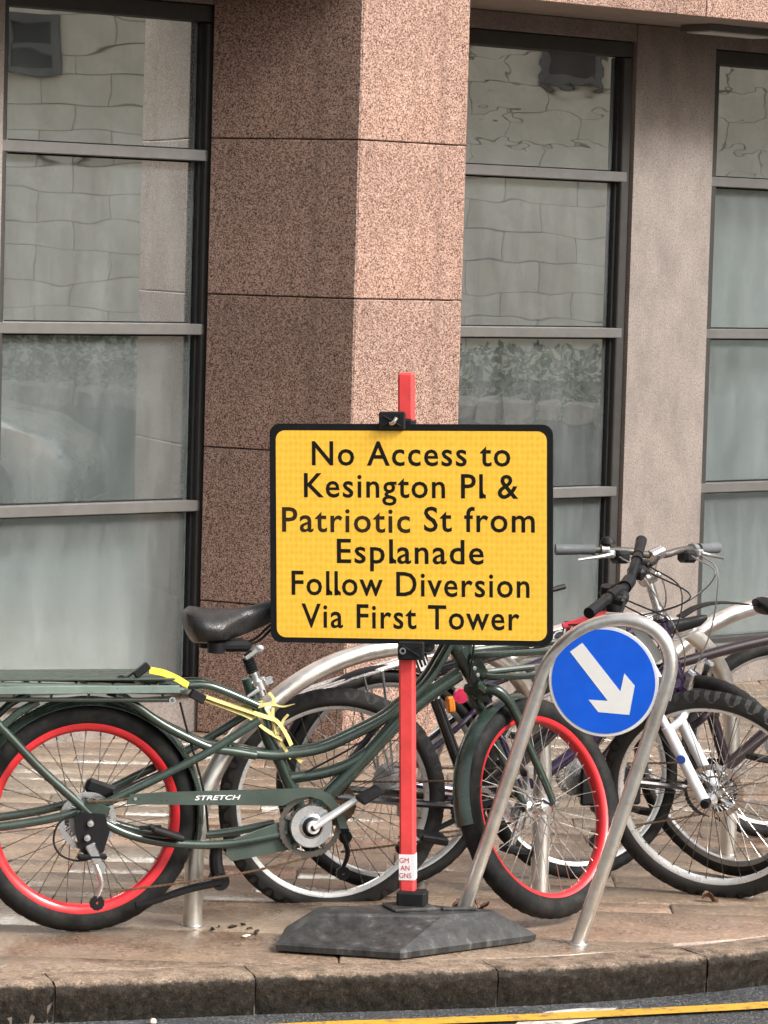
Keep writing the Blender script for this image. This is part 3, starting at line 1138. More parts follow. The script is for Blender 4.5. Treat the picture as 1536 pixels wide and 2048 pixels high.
def saddle_mesh(L=.27, W=.16, th=.06, drop=.02):
    """nose towards +x, origin under the middle"""
    mb = MB()
    ns, n = 14, 16
    for i in range(ns):
        t = i / (ns - 1)
        x = -L * .5 + L * t
        wd = W / 2 * (.55 + .45 * math.sin(math.pi * min(1, t / .55 * .5 + .3)) if t < .3 else max(.17, 1 - ((t - .3) / .42)) if t < .65 else .2)
        wd = max(wd, W * .105)
        if i in (0, ns - 1):
            wd *= .55
        hh = th * (.62 if 0 < i < ns - 1 else .3) * (1.25 - .55 * t)
        zc = drop * (1 - math.sin(math.pi * (.15 + .85 * t))) * .9 + (.018 * (t - .6) if t > .6 else 0)
        for k in range(n):
            a = 2 * math.pi * k / n
            yy = wd * math.cos(a)
            zz = zc + (hh * .42 * math.sin(a) if math.sin(a) > 0 else hh * .9 * math.sin(a))
            zz -= (abs(yy) / (W / 2)) ** 2 * .02
            mb.v.append(Vector((x, yy, zz)))
    for i in range(ns - 1):
        for k in range(n):
            mb.f.append((i * n + k, i * n + (k + 1) % n, (i + 1) * n + (k + 1) % n, (i + 1) * n + k))
    mb.f += [tuple(range(n)), tuple((ns - 1) * n + k for k in range(n))]
    return mb


def V3(l, y=0.):
    return [(a, y, b) for a, b in l]


def chainring(parent, c, r, y, mat, name='chainring', arms=5):
    mb = MB()
    nt = 40
    mb.lathe([(r * .84, .0015), (r, .0015), (r, -.0015), (r * .84, -.0015)], nt * 2, 'y', True, (c[0], y, c[1]), lambda i, j, q: q + (.004 if i % 2 and j in (1, 2) else 0))
    for k in range(arms):
        a = 2 * math.pi * k / arms + .3
        mb.tube([(c[0] + .012 * math.cos(a), y, c[1] + .012 * math.sin(a)), (c[0] + r * .88 * math.cos(a), y, c[1] + r * .88 * math.sin(a))], [.012, .007], 6, False)
    return mb.build(name, mat, parent)


def cassette(parent, x, z, y, rmax, rmin=.028, n=7, mat=None):
    mb = MB()
    for k in range(n):
        r = rmax + (rmin - rmax) * k / (n - 1)
        mb.lathe([(r * .7, .001), (r, .001), (r, -.001), (r * .7, -.001)], 44, 'y', True, (x, y - .004 * k, z), lambda i, j, q: q + (.003 if i % 2 and j in (1, 2) else 0))
    mb.cyl((x, y, z), (x, y - .004 * n, z), rmin * .8, 16)
    return mb.build('cassette', mat or M['dull_steel'], parent)


def derailleur(parent, x, z, y, mat1, mat2, ln=.12):
    mb = MB()
    mb.box((x + .012, y, z - .045), (.03, .022, .06), Matrix.Rotation(R(-25), 3, 'Y'), .004)
    mb.tube([(x + .015, y, z - .07), (x + .035, y - .004, z - .085 - ln * .4), (x + .02, y, z - .07 - ln)], [.009, .006], 8)
    mb.lathe([(.004, .005), (.020, .005), (.020, -.005), (.004, -.005)], 20, 'y', True, (x + .026, y, z - .085))
    d = mb.build('derailleur', mat1, parent)
    MB().lathe([(.004, .005), (.020, .005), (.020, -.005), (.004, -.005)], 22, 'y', True, (x + .024, y - .002, z - .075 - ln), lambda i, j, q: q + (.002 if i % 2 and j in (1, 2) else 0)).build('jockey_wheel', mat2, d)
    return d


def chain(parent, paths, y, mat=None):
    mb = MB()
    for pth in paths:
        P = catmull([(a, y, b) for a, b in pth], 14)
        # links: alternate thick and thin every 6 mm
        L = 0
        out = [P[0]]
        for a, b in zip(P, P[1:]):
            seg = (b - a).length
            m = max(1, int(seg / .0065))
            for k in range(1, m + 1):
                out.append(a.lerp(b, k / m))
        rs = [.0042 if k % 2 else .0024 for k in range(len(out))]
        mb.tube(out, rs, 6, False)
    return mb.build('chain', mat or M['rusty'], parent)


# ---- the long green cargo bicycle
G = tag(empty('cargo_bicycle', (-.812, 9.784, 0), (R(1.0), 0, math.atan2(.27214592, .96225599))), 'dark green long-tail cargo bicycle with red rims, parked in front', 'bicycle')
gm = M['green']
GR = .326
wheel(G, Matrix.Translation((-.012, 0, GR)), GR, .034, .052, .026, .052, (M['tyre'], M['rim_red'], M['black'], M['spoke_dark']), 36, 0, 0, .062, .082, 1.0, -1)
fr = MB()
r_ = .0125
for yo in (-.075, .075):
    fr.tube(V3([(-.42, .69), (-.333, .660), (-.254, .584), (-.148, .474), (-.042, .379), (.001, .342), (.091, .293), (.198, .265), (.331, .255), (.438, .263), (.56, .285)], yo), r_, 12)
    fr.tube(V3([(-.40, .306), (-.249, .317), (-.119, .336), (-.021, .360), (.042, .380), (.167, .439), (.272, .490), (.351, .533), (.472, .608)], yo * .9), r_, 12)
    fr.tube(V3([(-.32, .56), (-.255, .605), (-.214, .640), (-.163, .668)], yo), .011, 10)
    fr.tube(V3([(.06, .675), (.104, .659), (.190, .600), (.270, .558), (.340, .528), (.405, .517), (.467, .506)], yo * .8), r_, 12)
    fr.tube(V3([(.20, .695), (.267, .704), (.320, .704), (.373, .688), (.474, .645)], yo * .5), r_, 12)
    fr.tube(V3([(.405, .517), (.50, .502), (.571, .502), (.675, .519), (.778, .563), (.856, .603), (.902, .639), (.974, .704), (1.025, .785), (1.055, .845)], yo * .28), .0145, 12)
fr.tube(V3([(.575, .428), (.677, .442), (.754, .467), (.83, .515)]), .0165, 12)
fr.tube(V3([(.645, .325), (.704, .386), (.781, .461), (.903, .593), (.986, .664), (1.08, .728)]), .0215, 14)
fr.tube(V3([(.450, .72), (.463, .683), (.490, .617), (.518, .541), (.556, .474), (.578, .423), (.606, .367), (.625, .308)]), .0185, 14)
hd = Vector((-.083, 0, .13)).normalized()
hb = Vector((1.137, 0, .70))
fr.tube([hb, hb + hd * .19], .026, 16, False)
fr.cyl((.625, -.045, .308), (.625, .045, .308), .026, 18)
fr.prism([(1.075, .80), (1.10, .825), (1.16, .735), (1.13, .71)], -.03, .03)
fr.box((0, -.083, .345), (.075, .006, .075), Matrix.Rotation(R(20), 3, 'Y'), .002)
fr.build('frame', gm, G)
for k in range(3):
    p = Vector((1.105 + .011 * k, -.0318, .768 - .0195 * k))
    MB().lathe([(.0001, -.003), (.006, -.002), (.006, 0), (.0001, 0)], 12, 'y', False, p).build('bolt', M['chrome'], G)
# rear rack with the board on it
rr = MB()
for yo in (-.10, .10):
    rr.tube(V3([(-.62, .72), (-.25, .714), (.20, .700), (.236, .697)], yo), .0125, 10)
    rr.tube(V3([(-.62, .677), (-.2, .675), (.214, .671)], yo * .86), .0065, 8)
    for q in range(8):
        rr.cyl((-.55 + q * .105, yo, .70), (-.55 + q * .105, yo * .86, .675), .004, 6)
rr.tube([(.236, -.10, .697), (.252, -.06, .697), (.252, .06, .697), (.236, .10, .697)], .0125, 10)
rr.tube([(-.62, -.10, .72), (-.65, 0, .72), (-.62, .10, .72)], .0125, 10)
for q in range(5):
    rr.cyl((-.5 + q * .16, -.10, .707), (-.5 + q * .16, .10, .707), .007, 8)
rack = rr.build('rear_rack', M['green_plate'], G)
MB().box((-.20, -.114, .705), (.86, .004, .022), None, .0015).build('side_rail', M['pale_green'], rack)
for q in range(4):
    MB().box((-.21, -.075 + q * .05, .731), (.86, .046, .005), None, .001).build('deck_slat', M['green_plate'], rack)
MB().lathe([(.005, -.003), (.010, -.003), (.010, .003), (.005, .003)], 16, 'y', True, (.213, -.094, .671)).build('eyelet', M['chrome'], rack)


def fender(parent, c, r, w, a0, a1, mat, M4=None, name='fender', crown=.012):
    mb = MB()
    n = 34
    k = 9
    for i in range(n + 1):
        a = R(a0 + (a1 - a0) * i / n)
        for sgn in (0, 1):
            for j in range(k):
                t = -1 + 2 * j / (k - 1)
                rr_ = r - crown * t * t - sgn * .0016
                mb.v.append(Vector((c[0] + rr_ * math.cos(a), t * w / 2, c[1] + rr_ * math.sin(a))))
    for i in range(n):
        b0, b1 = i * 2 * k, (i + 1) * 2 * k
        for j in range(k - 1):
            mb.f.append((b0 + j, b0 + j + 1, b1 + j + 1, b1 + j))
            mb.f.append((b0 + k + j, b1 + k + j, b1 + k + j + 1, b0 + k + j + 1))
        mb.f.append((b0, b1, b1 + k, b0 + k))
        mb.f.append((b0 + k - 1, b0 + 2 * k - 1, b1 + 2 * k - 1, b1 + k - 1))
    if M4:
        mb.xf(M4)
    return mb.build(name, mat, parent)


fender(G, (-.012, GR), .346, .082, -14, 176, gm, None, 'rear_fender', .02)
# saddle on its sprung post
sp = saddle_mesh(.285, .215, .105, .028)
sp.xf(Matrix.Translation((.405, 0, .892)) @ Matrix.Rotation(R(-4), 4, 'Y'))
sd_ = sp.build('saddle', M['vinyl'], G, 60)
sr = MB()
for yo in (-.055, .055):
    sr.lathe([(.012, 0), (.026, 0), (.026, .03), (.012, .03)], 16, 'z', True, (.345, yo, .80))
for yo in (-.022, .022):
    sr.tube(V3([(.315, .83), (.36, .818), (.46, .822), (.52, .87)], yo), .004, 6)
sr.box((.40, 0, .815), (.10, .10, .03), None, .01)
sr.build('saddle_rails', M['black'], sd_)
ps = MB()
pa, pb = Vector((.485, 0, .69)), Vector((.440, 0, .80))
ps.cyl(pa - (pb - pa) * .2, pa + (pb - pa) * .42, .0155, 16)
pst = ps.build('seat_post', M['chrome'], G)
bel = MB()
bp = [pa + (pb - pa) * (.42 + .40 * k / 12) for k in range(13)]
bel.tube(bp, [.0185 if k % 2 else .0145 for k in range(13)], 16, False)
bel.build('spring_bellows', M['plastic'], pst)
cq = MB().lathe([(.016, -.014), (.027, -.014), (.027, .014), (.016, .014)], 20, 'z', True)
cq.box((.03, -.01, 0), (.03, .02, .022), None, .004)
cq.tube([(-.01, -.03, -.006), (-.045, -.03, -.014)], [.008, .006], 8, False)
cq.xf(Matrix.Translation((.482, 0, .70)) @ Matrix.Rotation(R(-22), 4, 'Y'))
cq.build('seat_clamp', M['chrome'], pst)
hdm = MB().box((.455, -.016, .792), (.05, .02, .018), Matrix.Rotation(R(-35), 3, 'Y'), .004)
hdm.lathe([(.0001, -.03), (.010, -.028), (.010, -.012), (.0001, -.010)], 14, 'y', False, (.478, -.004, .808))
hdm.build('head_clamp', M['chrome'], pst)
# chain guard and its lettering
cg = [(.098, .408), (.198, .413), (.4, .4155), (.612, .418), (.645, .415), (.678, .398), (.704, .366), (.724, .33), (.732, .300), (.708, .300), (.700, .328), (.676, .362), (.650, .384), (.617, .394), (.575, .388), (.553, .376), (.54, .369), (.087, .380)]
guard = MB().prism(cg, -.106, -.102).build('chain_guard', M['green_plate'], G, 0)
text_mesh('STRETCH', .283, .415, .389, .0125, -.1066, M['white'], 'lettering', guard, .014, 1.0, False, .25)
MB().lathe([(.0001, -.109), (.005, -.109), (.005, -.106), (.0001, -.106)], 10, 'y', False, (.112, 0, .396)).build('screw', M['chrome'], guard)
# bottom bracket plate, cranks, chain
pl = MB().prism([(.391, .262), (.47, .276), (.60, .315), (.60, .24), (.50, .222), (.403, .206), (.385, .222)], -.072, -.066)
pl.prism([(.40, .268), (.56, .325), (.585, .30), (.45, .262)], -.085, -.073)
pl.build('motor_plate', M['green_plate'], G, 0)
chainring(G, (.625, .308), .090, -.088, M['dark_steel'], 'chainring', 5)
ck = MB().lathe([(.0001, -.118), (.018, -.118), (.030, -.112), (.036, -.104), (.060, -.105), (.064, -.094), (.0001, -.094)], 36, 'y', False, (.625, 0, .308))
cr = ck.build('crank_boss', M['chrome'], G)
MB().lathe([(.019, -.1185), (.029, -.113), (.032, -.1045), (.022, -.1045)], 32, 'y', True, (.625, 0, .308)).build('boss_ring', M['black'], cr)
ca = MB()
ca.tube([(.625, -.122, .308), (.69, -.125, .350), (.755, -.128, .392)], [.021, .0155], 12, False, flat=.55)
ca.lathe([(.0001, -.131), (.017, -.131), (.019, -.127), (.019, -.115), (.0001, -.115)], 22, 'y', False, (.625, 0, .308))
ca.build('crank_arm', M['white_alloy'], G)
MB().lathe([(.004, -.1335), (.009, -.1335), (.009, -.1312), (.004, -.1312)], 16, 'y', True, (.625, 0, .308)).build('crank_bolt', M['black'], G)
cb = MB().tube([(.625, .10, .308), (.555, .112, .262), (.485, .12, .218)], [.016, .011], 10, False, flat=.62)
cb.build('crank_arm', M['chrome'], G)
pd = MB().box((.775, -.17, .408), (.07, .075, .018), Matrix.Rotation(R(-30), 3, 'Y'), .004)
pd.cyl((.757, -.125, .394), (.772, -.17, .406), .006, 8)
pd.build('pedal', M['plastic'], G)
pd = MB().box((.47, .165, .210), (.09, .085, .02), Matrix.Rotation(R(-10), 3, 'Y'), .004)
pd.build('pedal', M['plastic'], G)
chain(G, [[(-.02, .386), (.2, .395), (.4, .398), (.6, .399)], [(.625, .216), (.45, .178), (.25, .150), (.055, .130)]], -.090)
cassette(G, -.012, GR, -.060, .052, .024, 7, M['dull_steel'])
dp = MB().prism([(-.055, .345), (-.03, .356), (.03, .35), (.045, .30), (.03, .245), (.0, .222), (-.035, .245), (-.05, .29)], -.092, -.086)
dp.box((-.005, -.100, .232), (.085, .018, .016), None, .005)
dp.build('dropout_plate', M['black'], G)
for q_ in ((-.012, .326), (-.02, .285)):
    MB().lathe([(.0001, -.103), (.009, -.102), (.0115, -.093), (.0001, -.093)], 14, 'y', False, (q_[0], 0, q_[1])).build('axle_nut', M['chrome'], G)
derailleur(G, -.012, GR - .04, -.098, M['chrome'], M['black'], .11)
cal = MB().box((.03, -.02, .41), (.09, .03, .04), Matrix.Rotation(R(20), 3, 'Y'), .008)
cal.tube(V3([(.06, .40), (.13, .425), (.20, .455)], -.05), .012, 8)
cal.build('brake_caliper', M['black'], G)
# kickstand
ks = MB()
ks.tube(V3([(.362, .25), (.362, .20), (.372, .15)], -.05), [.017, .022], 10)
ks.cyl((.372, -.075, .148), (.372, -.025, .148), .026, 18)
ks.tube(V3([(.372, .146), (.281, .127), (.17, .092), (.13, .085)], -.066), [.016, .011], 10, True, 6, True, .8)
ks.build('kickstand', M['black'], G)
rp_ = MB().box((.205, -.10, .296), (.10, .07, .018), Matrix.Rotation(R(18), 3, 'Y'), .006)
rp_.tube([(.13, -.09, .31), (.19, -.10, .313)], .006, 6, False)
rp_.build('passenger_peg', M['plastic'], G)
# steered front end
axp = hb.copy()
ST = rotaxis(axp, hd, R(34))
fhub = Vector((1.328, 0, .332))
fk = MB()
for yo in (-.058, .058):
    fk.tube([(1.137, yo * .25, .678), (1.155, yo * .8, .672), (1.19, yo, .642), (1.225, yo, .585), (1.245, yo, .525), (1.30, yo, .405), (fhub.x, yo, fhub.z)], [.0175, .0105], 12)
fk.tube([hb - hd * .055, hb + hd * .02], .021, 14, False)
fk.box((1.128, 0, .684), (.045, .075, .03), Matrix.Rotation(R(33), 3, 'Y'), .008)
fk.xf(ST).build('fork', gm, G)
FW = ST @ Matrix.Translation(fhub)
wheel(G, FW, GR, .034, .046, .021, .026, (M['tyre'], M['rim_red'], M['chrome'], M['spoke']), 36, 0, 0, .045, .0)
fender(G, (fhub.x, fhub.z), .343, .068, 96, 188, gm, ST, 'front_fender', .02)
st = MB()
for yo in (-.046, .046):
    st.tube([(fhub.x, yo * 1.3, fhub.z - .02), (fhub.x - .04, yo * 1.3, fhub.z - .06), (1.20, yo * 1.2, .38), (1.052, yo, .39)], .0028, 6)
st.tube([(1.052, -.046, .39), (1.043, 0, .392), (1.052, .046, .39)], .0028, 6)
st.xf(ST).build('fender_stay', M['chrome'], G)
fkr = MB()
for yo in (-.06, .06):
    fkr.tube([(1.105, yo * .5, .785), (1.17, yo, .792), (1.44, yo * 1.5, .812)], .0095, 10)
    fkr.tube([(1.14, yo * .5, .725), (1.2, yo, .726), (1.42, yo * 1.5, .742)], .0095, 10)
fkr.tube([(1.44, -.09, .812), (1.46, 0, .814), (1.44, .09, .812)], .0095, 10)
fkr.tube([(1.42, -.09, .742), (1.44, 0, .744), (1.42, .09, .742)], .0095, 10)
fkr.build('front_rack', gm, G)
bt = hb + hd * .34
sm = MB().tube([hb + hd * .19, bt, bt + Vector((.03, 0, .02))], .014, 12, False)
sm.tube([bt + Vector((-.10, -.17, .03)), bt + Vector((-.03, -.14, .035)), bt + Vector((.03, -.06, .02)), bt + Vector((.035, 0, .02)), bt + Vector((.03, .06, .02)), bt + Vector((-.03, .14, .035)), bt + Vector((-.10, .17, .03))], .011, 12)
hbm = sm.xf(ST).build('handlebar', M['black'], G)
for sgn in (-1, 1):
    MB().tube([bt + Vector((-.105, sgn * .172, .03)), bt + Vector((-.035, sgn * .142, .035))], .016, 12, False).xf(ST).build('grip', M['grip'], hbm)
bl_ = MB().tube([bt + Vector((-.02, -.13, .03)), bt + Vector((.02, -.15, .015)), bt + Vector((-.04, -.17, .0))], .006, 8).xf(ST)
bl_.build('brake_lever', M['black'], hbm)
MB().tube([(1.02, -.06, .99), (1.20, -.04, .945), (1.30, -.03, .965), (1.385, -.02, .985)], [.0045, .0085], 8).build('mirror_stalk', M['black'], G)
MB().tube([(1.02, -.06, 1.0), (1.05, -.12, .93), (1.02, -.05, .80), (.96, -.03, .70), (.80, -.035, .55), (.62, -.035, .45)], .0032, 6).build('cable', M['plastic'], G)
MB().tube([(1.03, .02, .98), (1.10, -.05, .87), (1.10, -.04, .72)], .0032, 6).build('cable', M['plastic'], G)
MB().tube(V3([(.243, .66), (.26, .60), (.285, .52), (.32, .40), (.335, .29)], -.06), .0035, 6).build('cable', M['plastic'], G)
MB().tube(V3([(-.05, .36), (-.10, .33), (-.115, .28), (-.095, .24), (-.05, .222), (-.01, .226)], -.10), .003, 6).build('cable', M['plastic'], G)

# ---- the yellow strap tied round the seat tube
stp = tag(empty('luggage_strap', (-.812, 9.784, .6), (0, 0, math.atan2(.27214592, .96225599))), 'yellow webbing strap with black buckle knotted round the green seat tube', 'strap')


def S(l, y):
    return [(a, y if not isinstance(y, list) else y[i], b - .6) for i, (a, b) in enumerate(l)]


MB().strip(S([(.15, .752), (.19, .744), (.23, .727), (.262, .708)], -.085), (.2, .6, .8), .022, .002).build('webbing', M['strap_bright'], stp, 0)
buckle = MB().box((.128, -.085, .152), (.05, .022, .022), Matrix.Rotation(R(-38), 3, 'Y'), .003)
buckle.tube([(.105, -.085, .145), (.085, -.085, .132), (.07, -.085, .136), (.055, -.085, .128)], .003, 6)
buckle.build('buckle', M['plastic'], stp)
buckle = MB().box((.290, -.085, .078), (.045, .02, .028), Matrix.Rotation(R(30), 3, 'Y'), .003)
buckle.build('buckle', M['plastic'], stp)
MB().strip(S([(.305, .678), (.37, .655), (.44, .632), (.49, .615), (.53, .600), (.56, .56), (.575, .53)], -.05), lambda t: (.1, .75 - t * .6, .7), .014, .0012).build('webbing', M['strap'], stp, 0)
MB().strip(S([(.305, .668), (.38, .640), (.45, .612), (.50, .575), (.55, .545)], -.045), lambda t: (.1, .5, .8), .012, .0012).build('webbing', M['strap'], stp, 0)
MB().strip([(.470 + .030 * math.cos(a), .032 * math.sin(a) - .002, .035 + .014 * math.sin(a * .5) + .012 * math.cos(a)) for a in [k * math.pi / 5 for k in range(11)]], (.25, 0, .9), .017, .0012).build('webbing', M['strap'], stp, 0)
MB().strip([(.482 + .028 * math.cos(a), .030 * math.sin(a) - .002, .002 - .012 * math.cos(a)) for a in [k * math.pi / 5 for k in range(11)]], (-.3, 0, .9), .016, .0012).build('webbing', M['strap'], stp, 0)
MB().strip(S([(.47, .64), (.51, .648), (.55, .640), (.585, .646)], [-.04, -.043, -.036, -.03]), lambda t: (.1, .3 + t, .9 - t), .012, .0012).build('webbing', M['strap'], stp, 0)
MB().strip(S([(.505, .63), (.525, .59), (.535, .56), (.55, .60), (.565, .618)], -.045), (.9, .3, .2), .010, .0012).build('webbing', M['strap'], stp, 0)
MB().strip(S([(.51, .68), (.522, .66), (.52, .62), (.528, .57), (.565, .51), (.578, .49)], [-.03, -.04, -.042, -.042, -.04, -.038]), (.9, .2, .3), .010, .0012).build('webbing', M['strap'], stp, 0)
MB().strip(S([(.58, .515), (.60, .49), (.613, .478)], -.03), (.5, .2, .8), .012, .0012).build('webbing', M['strap'], stp, 0)


# ---- the other bicycles
def bicycle(name, label, loc, heading, lean, P):
    b = tag(empty(name, (loc[0], loc[1], 0), (R(lean), 0, R(heading))), label, 'bicycle', None)
    Rw, wb = P['R'], P['wb']
    fm = P['frame']
    wm = lambda t, rim: (t, rim, P.get('hub', M['chrome']), P.get('spoke', M['spoke']))
    wheel(b, Matrix.Translation((0, 0, Rw - P.get('flat', 0))), Rw, P['tr'], P.get('rw', .026), P.get('rd', .018), .024, wm(P['tyre'], P['rim']), 32, P.get('knob', 0), P.get('flat', 0), .045, P.get('rdisc', 0))
    bb, stop, ht, hk = (Vector((q[0], 0, q[1])) for q in (P['bb'], P['seat_top'], P['head_top'], P['head_bot']))
    f = MB()
    tb = P.get('tube', .017)
    f.tube([bb, stop], tb, 12, False)
    hax = (ht - hk).normalized()
    tt = P.get('top_from', .0)
    stt = stop.lerp(bb, tt)
    f.tube([stt, stt.lerp(ht, .5) + Vector((0, 0, P.get('top_bow', 0))), ht - hax * .02], P.get('top_r', tb), 12)
    f.tube([bb, bb.lerp(hk, .5) + Vector((0, 0, P.get('down_bow', 0))), hk + hax * .03], P.get('down_r', tb * 1.2), 12)
    f.tube([hk, ht], tb * 1.15, 14, False)
    for yo in (-.058, .058):
        f.tube([(bb.x - .02, yo * .55, bb.z), (bb.x - .12, yo * .9, bb.z + .005), (0, yo, Rw)], tb * .62, 8)
        f.tube([(stt.x, yo * .3, stt.z - .03), (stt.x - .08, yo * .85, stt.z - .11), (0, yo, Rw)], tb * .55, 8)
    f.cyl((bb.x, -.037, bb.z), (bb.x, .037, bb.z), .023, 16)
    f.build('frame', fm, b)
    # drive
    if P.get('drive', True):
        chainring(b, (bb.x, bb.z), P.get('ring', .085), -.055, P.get('ringm', M['black']))
        chainring(b, (bb.x, bb.z), P.get('ring', .085) * .76, -.047, P.get('ringm', M['dull_steel']))
        ca_ = R(P.get('crank', 25))
        for sgn in (-1, 1):
            d = Vector((math.cos(ca_), 0, math.sin(ca_))) * (.17 * -sgn)
            a = Vector((bb.x, sgn * .075, bb.z))
            o = MB().tube([a, a + d + Vector((0, sgn * .012, 0))], [.015, .010], 10, False, flat=.65)
            o.lathe([(.0001, -.008), (.02, -.008), (.02, .008), (.0001, .008)], 18, 'y', False, a)
            o.build('crank_arm', P.get('crankm', M['black']), b)
            q = a + d + Vector((0, sgn * .06, 0))
            MB().box(q, (.085, .085, .022), Matrix.Rotation(R(P.get('pedal_tilt', 10)), 3, 'Y'), .005).build('pedal', M['plastic'], b)
        cassette(b, 0, Rw - P.get('flat', 0), -.040, P.get('cog', .058), .026, 7, P.get('cogm', M['rusty']))
        derailleur(b, .0, Rw - P.get('flat', 0) - .005, -.078, P.get('derm', M['black']), M['black'], .12)
        chain(b, [[(0, Rw + .045), (bb.x * .5, (Rw + bb.z) / 2 + .06), (bb.x, bb.z + .08)], [(.02, Rw - .17), (bb.x * .5, (Rw - .16 + bb.z - .08) / 2 - .01), (bb.x, bb.z - .08)]], -.052)
    # seat
    if P.get('saddle'):
        sx, sz = P['saddle']
        hp = Vector((sx, 0, sz - .045))
        MB().tube([stop.lerp(bb, .2), hp], .0135, 12, False).build('seat_post', P.get('postm', M['black']), b)
        sa = saddle_mesh(.27, .155, .06, .02).xf(Matrix.Translation((sx + .01, 0, sz)) @ Matrix.Rotation(R(P.get('sad_tilt', 0)), 4, 'Y')).build('saddle', P.get('sadm', M['vinyl']), b, 60)
        rl = MB()
        for yo in (-.022, .022):
            rl.tube(V3([(sx - .09, sz - .02), (sx - .04, sz - .042), (sx + .05, sz - .042), (sx + .11, sz - .015)], yo), .0035, 6)
        rl.build('saddle_rails', M['dull_steel'], sa)
        MB().lathe([(.0155, -.010), (.022, -.010), (.022, .010), (.0155, .010)], 16, 'z', True, stop).build('seat_clamp', M['black'], b)
    # steered front end
    S4 = rotaxis(hk, hax, R(P['steer']))
    fh = Vector((wb, 0, Rw))
    ft_ = P.get('fork_w', .056)
    fkr_ = P.get('fork_r', .014)
    fk_ = MB()
    crown = hk - hax * .025
    sus = P.get('sus')
    pst_ = hk - hax * .04 + Vector((P.get('rake', .03), 0, 0))
    for yo in (-ft_, ft_):
        if sus:
            fk_.tube([pst_ + Vector((0, yo, 0)), fh + Vector((-.012, yo, .012))], [fkr_ * .72, fkr_], 14, False)
            fk_.tube([pst_.lerp(fh, .38) + Vector((0, yo, 0)), fh + Vector((-.010, yo, .0))], fkr_ * 1.12, 14, False)
        else:
            fk_.tube([crown + Vector((.005, yo * .6, 0)), crown.lerp(fh, .2) + Vector((.0, yo, 0)), crown.lerp(fh, .65) + Vector((-.008, yo, 0)), fh + Vector((0, yo, 0))], [fkr_, fkr_ * .6], 12)
    if sus:
        q = pst_.lerp(fh, .42)
        fk_.tube([q + Vector((-.005, -ft_, 0)), q + Vector((.03, -ft_ * .6, .035)), q + Vector((.035, 0, .05)), q + Vector((.03, ft_ * .6, .035)), q + Vector((-.005, ft_, 0))], .012, 10)
    fo = fk_.xf(S4).build('fork', P.get('forkm', fm), b)
    cw = MB().box(crown + Vector((.012, 0, -.012)), (.055, ft_ * 2 + .03, .04), Matrix.Rotation(R(20), 3, 'Y'), .01)
    cw.tube([crown, hk + hax * .02], .02, 12, False)
    cw.xf(S4).build('fork_crown', P.get('crownm', M['black']), b)
    if sus:
        MB().lathe([(.0001, -.012), (.014, -.010), (.016, 0), (.016, .014), (.0001, .014)], 16, 'y', False, fh + Vector((-.006, -ft_ - .012, .006))).xf(S4).build('dropout_cap', M['black'], fo)
    if P.get('front', True):
        wheel(b, S4 @ Matrix.Translation(fh), Rw, P['tr'], P.get('rw', .026), P.get('rd', .018), .022, wm(P.get('ftyre', P['tyre']), P.get('frim', P['rim'])), 32, P.get('fknob', P.get('knob', 0)), 0, .04, P.get('fdisc', 0))
    if P.get('bar'):
        kind, reach, rise, wd, sweep = P['bar']
        s0 = ht + hax * .01
        s1 = ht + hax * P.get('quill', .05)
        s2 = s1 + Vector((reach, 0, rise))
        HB = S4
        if 'level' in P:
            q = S4 @ s2
            HB = Matrix.Translation(q) @ Matrix.Rotation(R(P['level']), 4, 'Z') @ Matrix.Translation(-s2)
        sm_ = MB()
        sm_.tube([ht - hax * .01, s1], P.get('quill_r', .017), 14, False)
        if P.get('hinge'):
            sm_.cyl(s1 + Vector((0, -.024, 0)), s1 + Vector((0, .024, 0)), .024, 18)
            sm_.tube([s1, s2], [.019, .014], 12, False)
        else:
            sm_.tube([s1 - hax * .012, s2], [.02, .016], 12, False)
        sm_.cyl(s2 + Vector((0, -.028, 0)), s2 + Vector((0, .028, 0)), .021, 16)
        sm_.lathe([(.0001, .004), (.019, .002), (.021, -.02), (.0001, -.02)], 18, 'z', False, s1 + Vector((0, 0, .012)))
        so = sm_.xf(S4).build('stem', P.get('stemm', M['black']), b)
        for q in (.0, .014, .026):
            mbq = MB()
            mbq.tube([ht + hax * (q - .004), ht + hax * (q + .004)], .0225 - q * .1, 18, False)
            mbq.xf(S4).build('headset_ring', P.get('ringsm', M['chrome']), so)
        bz = P.get('bar_rise', .02)
        w2_ = wd / 2
        bar = MB()
        pts = [(-sweep, -w2_, bz), (-sweep * .45, -w2_ * .62, bz), (-.004, -w2_ * .3, bz * .7), (0, -w2_ * .13, 0), (0, w2_ * .13, 0), (-.004, w2_ * .3, bz * .7), (-sweep * .45, w2_ * .62, bz), (-sweep, w2_, bz)]
        pts = [s2 + Vector(q) for q in pts]
        bar.tube(pts, P.get('bar_r', .0115), 12)
        bo = bar.xf(HB).build('handlebar', P.get('barm', M['black']), b)
        for sgn, ia, ib in ((-1, 0, 1), (1, 7, 6)):
            a_, c_ = pts[ia], pts[ib]
            dr = (c_ - a_).normalized()
            MB().tube([a_ - dr * .006, a_ + dr * .03, a_ + dr * .10, a_ + dr * .118], [.0175, .0165, .0155, .0175], 14, False).xf(HB).build('grip', P.get('gripm', M['plastic']), bo)
            lv_ = MB()
            p0 = a_ + dr * .15
            lv_.cyl(p0 - dr * .012, p0 + dr * .012, .018, 12)
            lv_.box(p0 + Vector((.02, 0, -.012)), (.045, .03, .025), None, .006)
            lv_.tube([p0 + Vector((.04, 0, -.012)), p0 + Vector((.055, 0, -.02)) - dr * .05, p0 + Vector((.06, 0, -.03)) - dr * .12], [.007, .0045], 8)
            lv_.xf(HB).build('brake_lever', P.get('leverm', M['black']), bo)
            sh = MB().box(p0 + dr * .045 + Vector((.006, 0, -.022)), (.055, .05, .04), None, .01)
